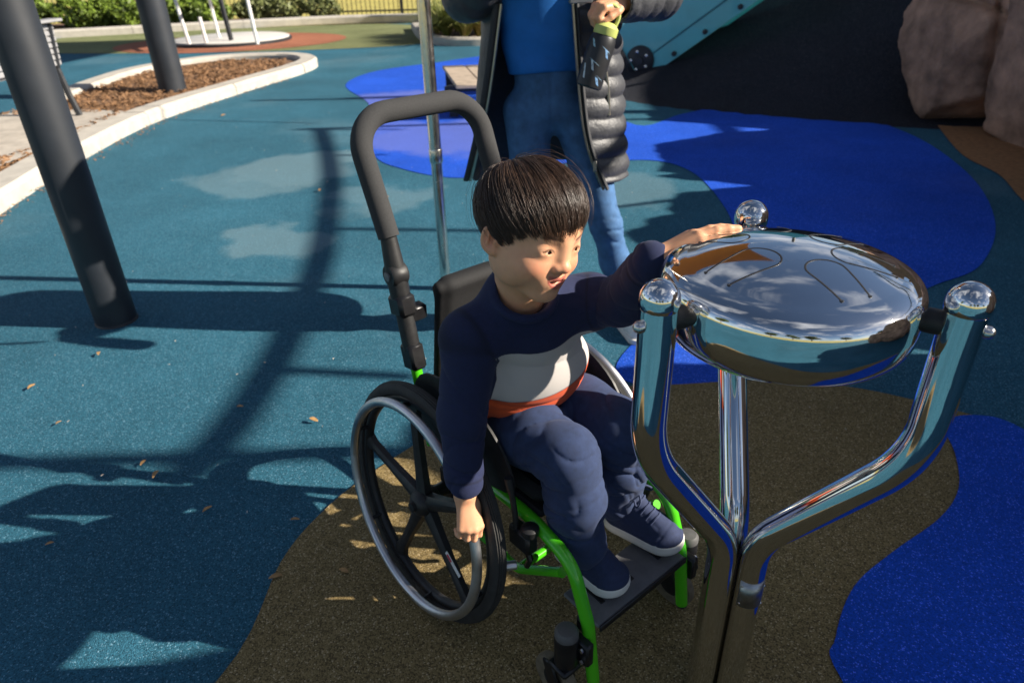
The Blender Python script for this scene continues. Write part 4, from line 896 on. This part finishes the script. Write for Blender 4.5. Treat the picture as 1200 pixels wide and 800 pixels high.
# right hand closes on the handrim
_a = math.radians(21); rimc = CO+LF*(-.22)+A(0, 0, .28); _ax = -LF*math.cos(camb)+A(0, 0, math.sin(camb)); _a2 = nrm(np.cross(FW, _ax)); _a2 = _a2 if _a2[2] > 0 else -_a2
rimp = rimc+_ax*.038+.243*(math.cos(_a)*FW+math.sin(_a)*_a2); rimt = nrm(-math.sin(_a)*FW+math.cos(_a)*_a2)
_rad = math.cos(_a)*FW+math.sin(_a)*_a2
wr = J['wrR']; dR = nrm(rimp+_ax*.012+_rad*.014-wr); nR = nrm(-_ax*.2-_rad*1.0); nR = nrm(nR-dR*(nR@dR)); tR = nrm(np.cross(nR, dR)); tR = tR if tR@A(1, -.3, 0) > 0 else -tR
hand(S, wr+dR*.012, dR, nR, tR, .112, (.55, 1.05, .9), .02, thumb=[(.75, .45, .5), (.95, .0, .45), (.85, -.2, .5)])
# left hand lies on the drum
wl = J['wrL']; tipL = at_z(858, 262, .968); dL = nrm(A(*(tipL-wl)[:2], .055)); nL = nrm(A(.10, 0, -1)); nL = nrm(nL-dL*(nL@dL)); tL = nrm(np.cross(dL, nL)); tL = tL if tL[1] < 0 else -tL
kL, tipsL, thL = hand(S, wl+dL*.008, dL, nL, tL, .126, [(.20, .22, .12), (.16, .20, .12), (.16, .20, .12), (.22, .25, .15)], .05, thumb=[(.75, .55, .15), (.95, .30, .10), (1.0, .05, .05)])
Vb, Fb = S.mesh(A(-.20, .80, .26), A(.47, 1.34, 1.07), .0018)
at = HB.attrs(Vb); nail = np.zeros(len(Vb))
for (p, v, up_) in tipsL: nail = np.maximum(nail, np.clip(1.6*np.exp(-(((Vb-p-up_*.005)**2).sum(1)/.0042**2))-.3, 0, 1)*.8)
nail = np.maximum(nail, np.clip(1.6*np.exp(-(((Vb-thL[-1]-A(0, -.003, .004))**2).sum(1)/.0048**2))-.3, 0, 1)); at['nail'] = nail
body = part('body', (Vb, Fb), M_skin, boy, True, attrs=at)
HB.eyes(boy, nrm(A(.80, -.50, -.30)))
# --- hair
M_hair = mat('dark_brown_hair', (.052, .028, .017), .40, var=.5, vscale=25, spec=.6)
def fringe(az):
    b = np.interp(np.abs(az), [0, .35, .75, 1.05, 1.3, 1.5, 1.75, 2.0, 2.6, 3.15], [.022, .020, .019, .004, -.028, -.022, -.004, -.045, -.070, -.074])
    return b+.004+.024*np.clip((az+.1)/.6, 0, 1)*np.clip((1.25-az)/.3, 0, 1)
SH = SDF(); SH.u(ell(HB.w(-.009, 0, .028), A(.0915, .0780, .0755)*HB.k, HB.ax), .002)
SH.u(ell(HB.w(-.045, 0, -.018), A(.038, .055, .050)*HB.k, HB.ax), .03)
def cutf(P):
    q = HB.loc(P); return (fringe(np.arctan2(q[:, 1], q[:, 0]))+.015-q[:, 2])*.7*HB.k
SH.i(cutf, .004); _w = wob(5, 130); SH.d(lambda P: .0016*_w(P))
hs = part('hair', SH.mesh(HB.c-.14, HB.c+.14, .003), M_hair, boy, True)
part('hair_strands', hair_strands(HB, 6800, fringe, 3, r0=.00045), M_hair, hs, True)['kind'] = 'stuff'
part('stray_hairs', hair_strands(HB, 130, lambda a: fringe(a)+.02, 9, r0=.00022, lift=.016, wild=6, steps=16), M_hair, hs, True)['kind'] = 'stuff'
# --- sweatshirt
def sheen(m, w): b = m.node_tree.nodes['Principled BSDF']; b.inputs['Sheen Weight'].default_value = w; b.inputs['Sheen Roughness'].default_value = .5; b.inputs['Sheen Tint'].default_value = (.55, .6, .8, 1)
M_sw = mat('navy_sweatshirt_fleece', (.010, .016, .058), .92, var=.12, vscale=120, bump=.5, bscale=1100)
attr_mix(M_sw, 'grey_band', (.47, .44, .42), sharp=.12); attr_mix(M_sw, 'red_hem', (.62, .085, .020), sharp=.12); attr_mix(M_sw, 'seam', (.004, .006, .022))
sheen(M_sw, .06); w1, w2, w3 = wob(21, 42), wob(22, 90), wob(23, 26)
def limb_folds(a, b, amp, freq, ph, r=.06, crease=True, twist=.5):
    """irregular creases that mostly run round the limb: sharp valleys between flat folds"""
    a = A(*a); ab = A(*b)-a; L_ = np.linalg.norm(ab); ab = ab/L_; e = nrm(np.cross(ab, A(.3, .5, .8))); g = np.cross(ab, e); rg = np.random.default_rng(int(ph*1000)+3)
    def field(n):
        K = np.array([ab*freq*rg.uniform(.6, 1.3)*rg.choice([-1, 1])+(e*rg.normal()+g*rg.normal())*freq*twist for _ in range(n)]); p0 = rg.uniform(0, 6.28, n); return lambda P: np.sin(P@K.T+p0).sum(1)/n**.5
    f1, f2, wb = field(4), field(4), wob(int(ph*100)+6, 30)
    def f(P):
        q = P-a; t = q@ab; rad = q-t[:, None]*ab; d = np.sqrt((rad**2).sum(1)); m = np.clip((t+.02)/.03, 0, 1)*np.clip((L_+.02-t)/.03, 0, 1)*np.clip((r*1.6-d)/.02, 0, 1)
        v = np.exp(-np.abs(f1(P))*4.0)*1.0+np.exp(-np.abs(f2(P))*5.0)*.6; return amp*m*(v-.35)*np.clip(.6+1.3*wb(P), .1, 1.2)
    return f
T_ = SDF()
T_.u(ecap(hm+tu*.065+tf*.012, hm+tu*.16+tf*.02, (.082, .120), (.082, .127), axT), .02)
T_.u(ecap(hm+tu*.14+tf*.012, cm-tu*.062, (.080, .125), (.070, .102), axT), .03)
T_.u(cap(J['shR']-tu*.012, J['shL']-tu*.012, .044, .044), .03); T_.u(cap(J['neck']-tu*.040-tf*.006, cm-tu*.02, .062, .060), .035)
for s_ in 'RL': T_.u(cap(J['neck']-tu*.046-tf*.006, J['sh'+s_]-tu*.012, .050, .046), .03)
TOR = list(T_.n)
ARM = {}
for s_, wf in (('R', 1.0), ('L', 1.0)):
    sh_, el_, w_ = J['sh'+s_], J['el'+s_], J['wr'+s_]; dd = nrm(w_-el_)
    ARM[s_] = chain([sh_-tu*.006, el_, w_-dd*.020], [.048, .042, .036], .02); T_.u(ARM[s_], .022)
    T_.u(cap(w_-dd*.030, w_-dd*.004, .0305, .0305), .006)
    T_.d(limb_folds(sh_, el_, .0040, 42, 1.0 if s_ == 'R' else 2.2, .06, True)); T_.d(limb_folds(el_, w_, .0045, 50, 2.0 if s_ == 'R' else .5, .05, True))
# hem band pulls in a little, cloth blouses above it
vt = lambda P: (P-hm)@tu
T_.d(lambda P: .006*np.exp(-((vt(P)-.098)/.014)**2)*np.clip((.20-np.sqrt(((P-hm-tu*.09)**2).sum(1)))/.04, 0, 1))
T_.d(lambda P: .0022*w1(P)+.0008*w2(P)+.0032*np.maximum(w3(P), -.2))
T_.d(limb_folds(hm+tu*.08, cm-tu*.03, .0042, 30, 1.7, .13, True, .30)); T_.i(lambda P: .080-vt(P), .004)          # open at the hem
T_.s(cap(J['neck']+tu*.004+tf*.012, J['neck']+tu*.14+tf*.05, .049, .066), .004)
T_.u(lambda P: (lambda q: np.sqrt((np.sqrt((q@tf*1.0-.012)**2+(q@tl)**2)-.0525)**2+(q@tu+.06*(q@tf)+.010)**2)-.0080)(P-J['neck']), .004)
Vs, Fs = T_.mesh(A(-.24, .80, .42), A(.40, 1.36, .96), .0026)
tv = vt(Vs)+.10*((Vs-hm)@tf)*0
dt = np.full(len(Vs), 9.0)
for op, f, k in TOR: dt = np.minimum(dt, f(Vs))
da = np.minimum(ARM['R'](Vs), ARM['L'](Vs)); onarm = np.clip((dt-da)/.008+.5-.5*(da < .006), 0, 1)
sp = lambda v, e, w=.0022: np.clip((v-e)/w+.5, 0, 1)
BAND = (.177, .280)
grey = sp(tv, BAND[0])*(1-sp(tv, BAND[1]))*(1-onarm); red = (1-sp(tv, BAND[0]))*(1-onarm)
seam = .8*np.exp(-((dt-da-.004)/.0022)**2)*(dt > -.02)
for s_ in 'RL':
    dd = nrm(J['wr'+s_]-J['el'+s_]); tw_ = (Vs-J['wr'+s_])@dd+.034; near = np.sqrt(((Vs-J['wr'+s_])**2).sum(1)) < .07; seam = np.maximum(seam, .85*np.exp(-(tw_/.0022)**2)*near)
seam = np.maximum(seam, .55*np.exp(-((tv-BAND[0])/.0018)**2)*(1-onarm))
part('sweatshirt', (Vs, Fs), M_sw, boy, True, attrs=dict(grey_band=grey, red_hem=red, seam=seam))
# --- trousers
M_tr = mat('blue_fleece_trousers', (.020, .036, .095), .92, var=.22, vscale=60, bump=.5, bscale=1000)
sheen(M_tr, .10); Q_ = SDF(); Q_.u(ecap(hm-tu*.01, hm+tu*.05, (.082, .105), (.080, .100), axT), .02)
for s_, ph in (('R', .3), ('L', 1.9)):
    h_, k_, a_ = J['hip'+s_], J['kn'+s_], J['an'+s_]; sd_ = nrm(a_-k_)
    Q_.u(chain([h_, h_*.45+k_*.55, k_-A(0, 0, .012)], [.074, .068, .060], .02), .02); Q_.u(chain([k_-A(0, 0, .012), k_*.5+a_*.5, a_+A(0, 0, .012)], [.060, .056, .047], .02), .02)
    Q_.d(limb_folds(k_+A(0, 0, .02), a_, .0075, 52, ph, .07, True)); Q_.d(limb_folds(h_, k_, .0060, 40, ph+1, .08, True))
    Q_.u(cap(a_-sd_*.006, a_+sd_*.012, .038, .036), .010)
v1, v2 = wob(31, 36), wob(32, 75)
Q_.d(lambda P: .0045*v1(P)+.0010*v2(P))
part('trousers', Q_.mesh(A(-.17, .84, .24), A(.36, 1.36, .62), .003), M_tr, boy, True)
# --- shoes
M_can = mat('navy_canvas', (.020, .032, .085), .85, var=.15, vscale=150, bump=.5, bscale=1200); M_sole = mat('white_rubber_sole', (.72, .70, .66), .55, var=.06, vscale=30); M_lace = mat('navy_lace', (.04, .055, .12), .85, var=.2, vscale=300)
def shoe(toe, d, up, L=.172):
    sc = 1.08; d, l, u = frame(d, up); L = L*sc; hl = A(*toe)-d*(L-.006); ax = A(d, l, u)/sc; d_, l_, u_ = d, l, u; g = lambda x, y, z: hl+(x*d_+y*l_+z*u_)*sc; u = u/sc; d = d/sc
    def foot(r1, r2, z0, z1, rr):
        a = cap(A(.034, 0, 0), A(.128, .004, 0), r1, r2)
        def f(P):
            q = (P-hl)@ax.T; e = a(np.column_stack([q[:, 0], q[:, 1], q[:, 0]*0])); zz = np.abs(q[:, 2]-(z0+z1)/2-.006*np.clip((q[:, 0]-.12)/.05, 0, 1))-(z1-z0)/2; m = np.column_stack([e, zz])+rr
            return np.sqrt((np.maximum(m, 0)**2).sum(1))+np.minimum(m.max(1), 0)-rr
        return f
    S1 = SDF(); S1.u(foot(.0325, .0395, 0, .0235, .006), .002); S1.u(foot(.0335, .0405, .009, .012, .001), .002)
    S2 = SDF(); S2.u(cap(g(.036, 0, .044), g(.128, .004, .030), .030, .0315), .01); S2.u(cap(g(.040, 0, .05), g(.033, 0, .112), .0325, .0345), .03); S2.u(cap(g(.055, 0, .085), g(.105, .002, .050), .020, .020), .02)
    S2.u(foot(.0305, .0375, .012, .034, .010), .01); S2.i(lambda P: -((P-hl)@u-.016), .002); S2.i(lambda P: ((P-hl)@u-.122+.25*((P-hl)@d-.03)), .006)
    wq = wob(77, 70); 
    def seams(P):
        q = (P-hl)@ax.T; return .0012*np.exp(-((q[:, 0]-.138+.9*q[:, 1]**2*10)/.0022)**2)+.0010*np.exp(-((np.abs(q[:, 1])-.017)/.0020)**2)*(q[:, 0] < .125)*(q[:, 0] > .045)+.0012*wq(P)
    S2.d(seams)
    lo = hl-.08; hi = hl+d_*L+A(.08, .08, .16); lo = np.minimum(lo, hl+d_*L-.08)
    lo, hi = np.minimum(lo, hi), np.maximum(np.maximum(lo, hi), hl+.15)
    t = part('shoe', S2.mesh(lo, hi, .0028), M_can, boy, True); part('sole', S1.mesh(lo, hi, .0026), M_sole, t, True)
    def topz(x): return np.interp(x, [.05, .07, .09, .11, .13], [.118, .097, .080, .066, .060])
    for i, x in enumerate((.066, .078, .090, .102, .113)):
        z = topz(x)+.003; part('lace', tube(cr([g(x-.006, .019, z-.012), g(x-.001, .010, z-.001), g(x+.001, 0, z+.001), g(x-.001, -.010, z-.001), g(x-.006, -.019, z-.012)], 4), .0024, 6), M_lace, t)
    for s in (-1, 1):
        part('bow_loop', tube(cr([g(.060, 0, .112), g(.072, .012*s, .116), g(.084, .024*s, .106), g(.080, .030*s, .094), g(.068, .018*s, .102), g(.060, .002*s, .110)], 4), .0022, 6), M_lace, t)
    return t
shoe(at_z(729, 700, .233), A(.64, -.76, -.05), A(.02, -.05, 1)); shoe(at_z(797, 648, .236), A(.80, -.60, -.02), A(0, 0, 1))
# ------------------------------------------------------------------ the woman standing behind
wo = thing('person', 'woman in open black puffer coat, blue top and jeans holding a bottle', 'person', A(.27, 2.47, 0))
K = dict(hipL=A(.245, 2.50, .85), hipR=A(.075, 2.50, .85), knL=A(.362, 2.43, .45), knR=A(.095, 2.45, .45), anL=A(.462, 2.46, .10), anR=A(.06, 2.54, .10), ch=A(.13, 2.48, 1.24), shL=A(.315, 2.50, 1.335), shR=A(-.055, 2.50, 1.335),
         elL=A(.50, 2.45, 1.215), wrL=A(.365, 2.28, 1.205), elR=A(-.115, 2.46, 1.225), wrR=A(.04, 2.27, 1.345))
HW = Head(A(.13, 2.43, 1.535), A(.12, -1, -.45), A(0, 0, 1), 1.06, False)
S = SDF(); HW.add(S); S.u(cap(HW.w(-.02, 0, -.06), A(.13, 2.49, 1.36), .046, .05), .03); S.u(ecap(A(.16, 2.5, .9), K['ch'], (.06, .09), (.07, .11), np.eye(3)[[1, 0, 2]]), .03)
for s_ in 'RL':
    S.u(chain([A(.13, 2.5, 1.34), K['sh'+s_], K['el'+s_], K['wr'+s_]], [.05, .042, .036, .027]), .02); S.u(chain([K['hip'+s_], K['kn'+s_], K['an'+s_]], [.065, .038, .026]), .03)
grip = A(.292, 2.225, 1.165)
dW = nrm(A(-.85, -.50, -.10)); nW = nrm(A(0, .1, -1)); nW = nrm(nW-dW*(nW@dW)); tW = nrm(np.cross(dW, nW)); tW = tW if tW[1] < 0 else -tW
hand(S, K['wrL']+dW*.012, dW, nW, tW, .165, (.85, 1.1, .7), .02, thumb=[(.75, .45, .25), (.95, .0, .35), (.9, -.2, .45)])
dX = nrm(A(.6, -.55, .25)); nX = nrm(A(-.4, .2, .9)); nX = nrm(nX-dX*(nX@dX)); tX = np.cross(dX, nX); hand(S, K['wrR']+dX*.012, dX, nX, tX, .165, (.5, .8, .6), .03)
Vb, Fb = S.mesh(A(-.2, 2.1, .04), A(.58, 2.66, 1.72), .004); at = HW.attrs(Vb); at['nail'] = np.zeros(len(Vb)); part('body', (Vb, Fb), M_skin, wo, True, attrs=at); HW.eyes(wo, nrm(A(.1, -1, -.5)))
S = SDF(); S.u(ell(HW.w(-.008, 0, .031), A(.098, .084, .087)*HW.k, HW.ax), .002); S.u(ell(HW.w(-.055, 0, -.06), A(.05, .075, .12)*HW.k, HW.ax), .04)
wfr = lambda az: np.interp(np.abs(az), [0, .6, 1.0, 1.4, 1.9, 3.15], [.062, .055, .03, -.06, -.16, -.17])
S.i(lambda P: (lambda q: (wfr(np.abs(np.arctan2(q[:, 1], q[:, 0])))-q[:, 2])*.7*HW.k)(HW.loc(P)), .004); hw_ = part('hair', S.mesh(HW.c-.24, HW.c+.16, .005), M_hair, wo, True)
part('hair_strands', hair_strands(HW, 900, wfr, 12, r0=.0007), M_hair, hw_, True)['kind'] = 'stuff'
# blue top
S = SDF(); E3 = np.eye(3)[[1, 0, 2]]
S.u(ecap(A(.155, 2.49, 1.0), K['ch'], (.098, .145), (.108, .160), E3), .03); S.u(cap(K['shR']-A(0, 0, .03), K['shL']-A(0, 0, .03), .06, .06), .05); u1, u2 = wob(61, 22), wob(62, 45)
S.d(lambda P: .005*u1(P)+.003*u2(P)+.004*np.sin(P[:, 2]*34+P[:, 0]*25+3*u1(P))*np.clip((1.15-P[:, 2])/.1, 0, 1)); S.i(lambda P: .975-P[:, 2]+.02*np.sin(P[:, 0]*9), .006); S.s(cap(A(.13, 2.44, 1.38), A(.13, 2.44, 1.5), .075, .09), .01)
part('blue_top', S.mesh(A(-.15, 2.28, .93), A(.45, 2.68, 1.45), .006), mat('blue_jersey', (.008, .15, .52), .8, var=.08, vscale=30, bump=.3, bscale=900), wo, True)
# jeans
S = SDF(); S.u(ecap(A(.16, 2.5, .88), A(.155, 2.495, .985), (.100, .118), (.094, .122), E3), .03)
for s_ in 'RL':
    S.u(chain([K['hip'+s_], K['hip'+s_]*.5+K['kn'+s_]*.5, K['kn'+s_], K['kn'+s_]*.55+K['an'+s_]*.45+A(0, .02, 0), K['an'+s_]-A(0, 0, .01)], [.084, .071, .056, .054, .045], .03), .03); S.d(limb_folds(K['kn'+s_]+A(0, 0, .12), K['kn'+s_]-A(0, 0, .08), .006, 75, 1.1 if s_ == 'L' else 2.7, .08)); S.d(limb_folds(K['kn'+s_]*.4+K['an'+s_]*.6, K['an'+s_], .006, 95, .7, .07))
S.d(lambda P: .003*u1(P)+.0025*u2(P)); S.d(lambda P: .006*np.exp(-((P[:, 0]-.155)/.004)**2)*np.clip((2.45-P[:, 1])/.02, 0, 1)*np.clip((P[:, 2]-.78)/.02, 0, 1))
part('jeans', S.mesh(A(-.05, 2.3, .03), A(.58, 2.68, 1.02), .006), mat('blue_denim', (.052, .135, .29), .85, var=.28, vscale=22, bump=.6, bscale=500), wo, True)
# puffer coat: quilted shell, open at the front
M_puf = mat('black_quilted_nylon', (.050, .052, .060), .50, var=.15, vscale=30, bump=.5, bscale=60)
def coat(P):
    z = P[:, 2]; t = np.clip((1.36-z)/.76, 0, 1); cx = .155; cy = 2.535; rx = .205+.085*t; ry = .150+.055*t
    q = np.sqrt(((P[:, 0]-cx)/rx)**2+((P[:, 1]-cy)/ry)**2); d = (q-1)*np.minimum(rx, ry)
    puff = .011*np.abs(np.sin(math.pi*(z+.10*(P[:, 0]-cx)*np.sign(P[:, 0]-cx))/.066))**.7*np.clip((P[:, 0]-.02)/.1, .12, 1)+.004*u2(P)
    return np.maximum(d-puff, -(d+.020))*.8
def gap(P):
    z = P[:, 2]; xl = np.interp(z, [.58, .9, 1.2, 1.36], [-.135, -.055, .0, .05]); xr = np.interp(z, [.58, .75, .9, 1.2, 1.36], [.335, .275, .245, .215, .20]); return np.maximum(np.maximum(xl-P[:, 0], P[:, 0]-xr), P[:, 1]-2.56)
S = SDF(); S.u(coat, .01); S.s(gap, .012); S.i(lambda P: .600+.02*np.sin(P[:, 0]*6)-P[:, 2], .012); S.i(lambda P: P[:, 2]-1.36, .03)
S.u(chain([A(-.03, 2.52, 1.35), A(.13, 2.57, 1.38), A(.29, 2.52, 1.35)], [.055, .05, .055]), .04)
S2 = SDF()
for s_ in 'RL':
    ch_ = chain([K['sh'+s_]+A(0, .01, 0), K['el'+s_], K['wr'+s_]], [.080, .074, .058], .03); a_, b_, c_ = K['sh'+s_], K['el'+s_], K['wr'+s_]
    def slv(P, a_=a_, b_=b_, c_=c_, ch_=ch_):
        t1 = np.clip((P-a_)@(b_-a_)/((b_-a_)@(b_-a_)), 0, 1)*np.linalg.norm(b_-a_); t2 = np.clip((P-b_)@(c_-b_)/((c_-b_)@(c_-b_)), 0, 1)*np.linalg.norm(c_-b_); return ch_(P)-.008*np.abs(np.sin(math.pi*(t1+t2)/.06))**.7+.004
    S.u(slv, .03)
    S.s(cap(c_, c_+nrm(c_-b_)*.09, .040, .045), .006)
ct = part('puffer_coat', S.mesh(A(-.26, 2.16, .55), A(.62, 2.80, 1.48), .0058), M_puf, wo, True)
M_zip = mat('zip_metal', (.45, .42, .36), .35, .9)
for pts in ([(.335, .605), (.275, .75), (.245, .9), (.215, 1.2)], [(-.135, .605), (-.055, .9), (.0, 1.2)]):
    pp = []
    for x, z in cr(pts, 8):
        t = np.clip((1.36-z)/.76, 0, 1); rx = .205+.085*t; ry = .150+.055*t; yy = 2.535-ry*math.sqrt(max(0, 1-((x-.155)/rx)**2)); pp.append(A(x+(.004 if x > .15 else -.004), yy-.012, z))
    part('zip', tube(pp, .0055, 6), M_zip, ct)
    part('zip_placket', tube([p+A(.014 if p[0] > .15 else -.014, .006, 0) for p in pp], .013, 8, sx=.5), mat('coat_binding', (.035, .036, .04), .7), ct)
part('zip_pull', rbox(A(.300, 2.318, .70), (.012, .004, .035), .001), M_zip, ct)
pp = []
for x, z in cr([(.325, 1.03), (.345, .94), (.352, .85)], 6):
    t = np.clip((1.36-z)/.76, 0, 1); rx = .205+.085*t; ry = .150+.055*t; pp.append(A(x, 2.535-ry*math.sqrt(max(0, 1-((x-.155)/rx)**2))-.010, z))
part('pocket_seam', tube(pp, .006, 6), M_zip, ct)
# shoes
for s_, d in (('L', A(.25, -1, 0)), ('R', A(-.15, -1, 0))):
    a_ = K['an'+s_]; hl = A(a_[0], a_[1], 0)-nrm(d)*.06; f_, l_, u_ = frame(d, (0, 0, 1))
    S = SDF(); S.u(cap(hl+f_*.04+u_*.045, hl+f_*.185+u_*.032, .036, .032), .01); S.u(cap(hl+f_*.05+u_*.05, hl+f_*.055+u_*.10, .036, .034), .03); S.i(lambda P: .012-P[:, 2], .002)
    sh_ = part('shoe', S.mesh(hl+A(-.26, -.27, 0), hl+A(.26, .22, .16), .005), mat('white_leather', (.72, .71, .69), .5, var=.05), wo, True)
    S = SDF(); f2 = cap(hl+f_*.035, hl+f_*.19, .036, .040); S.u(lambda P: np.maximum(f2(P*A(1, 1, 0)), np.abs(P[:, 2]-.012)-.012), .003); part('sole', S.mesh(hl+A(-.26, -.27, -.02), hl+A(.26, .22, .06), .004), M_sole, sh_, True)
# bottle hanging from her fingers
b0 = at_y(689, 103, 2.2); b1 = at_y(709, 42, 2.2); bu = nrm(b1-b0+A(0, .012, 0)); Lb = np.linalg.norm(b1-b0)
bo = thing('water_bottle', 'black drink bottle with lime carry cap in the woman\'s hand', 'bottle', b0)
bb = part('bottle_body', lathe([(.0005, 0), (.034, .001), (.0395, .006), (.0405, .02), (.0405, Lb-.025), (.037, Lb-.006), (.034, Lb)], 36, b0, bu), mat('matt_black_bottle', (.02, .021, .024), .42, var=.2), bo)
M_lc = mat('lime_cap_plastic', (.50, .56, .16), .45, var=.05)
cp = part('cap', lathe([(.0352, 0), (.036, .004), (.036, .022), (.026, .032), (.018, .036)], 30, b0+bu*(Lb+.0005), bu), M_lc, bo)
side = nrm(np.cross(bu, A(0, 1, 0))); lp0 = b0+bu*(Lb+.028); part('carry_loop', tube(cr([lp0-side*.022, lp0-side*.025+bu*.03, lp0-side*.012+bu*.052, lp0+side*.012+bu*.052, lp0+side*.024+bu*.03, lp0+side*.022], 6), .0062, 10), M_lc, cp)
for (zz, an, col, w_, h_) in ((.115, -.35, (.35, .55, .75), .026, .006), (.105, -.45, (.20, .38, .65), .010, .022), (.075, .25, (.45, .62, .72), .028, .006), (.065, .35, (.55, .65, .70), .008, .026), (.035, -.50, (.35, .55, .75), .022, .005), (.025, -.35, (.20, .38, .65), .010, .020), (.045, .85, (.55, .65, .70), .006, .04), (.125, .75, (.3, .5, .6), .008, .02)):
    e1 = side; e2 = np.cross(bu, e1); e2 = e2 if e2[1] < 0 else -e2; V = []
    for i in range(7):
        for j in (0, 1):
            a_ = an+(i/6-.5)*w_/.0405+(j-.5)*.25; V.append(b0+bu*(zz+(j-.5)*h_+.4*(i/6-.5)*w_)+(.0408)*(math.sin(a_)*e1+math.cos(a_)*e2))
    part('printed_mark', (np.array(V), [(2*i, 2*i+2, 2*i+3, 2*i+1) for i in range(6)]), mat('mark_%.2f' % col[0], col, .5), bb)
ph_ = at_y(683, 3, 2.18); solo('phone', rbox(ph_+A(0, 0, .066), (.072, .009, .145), .004, X=(1, .2, 0), Y=(-.2, 1, .3)), mat('grey_phone', (.28, .28, .29), .3, .3), 'grey phone held above the drink bottle', 'phone')
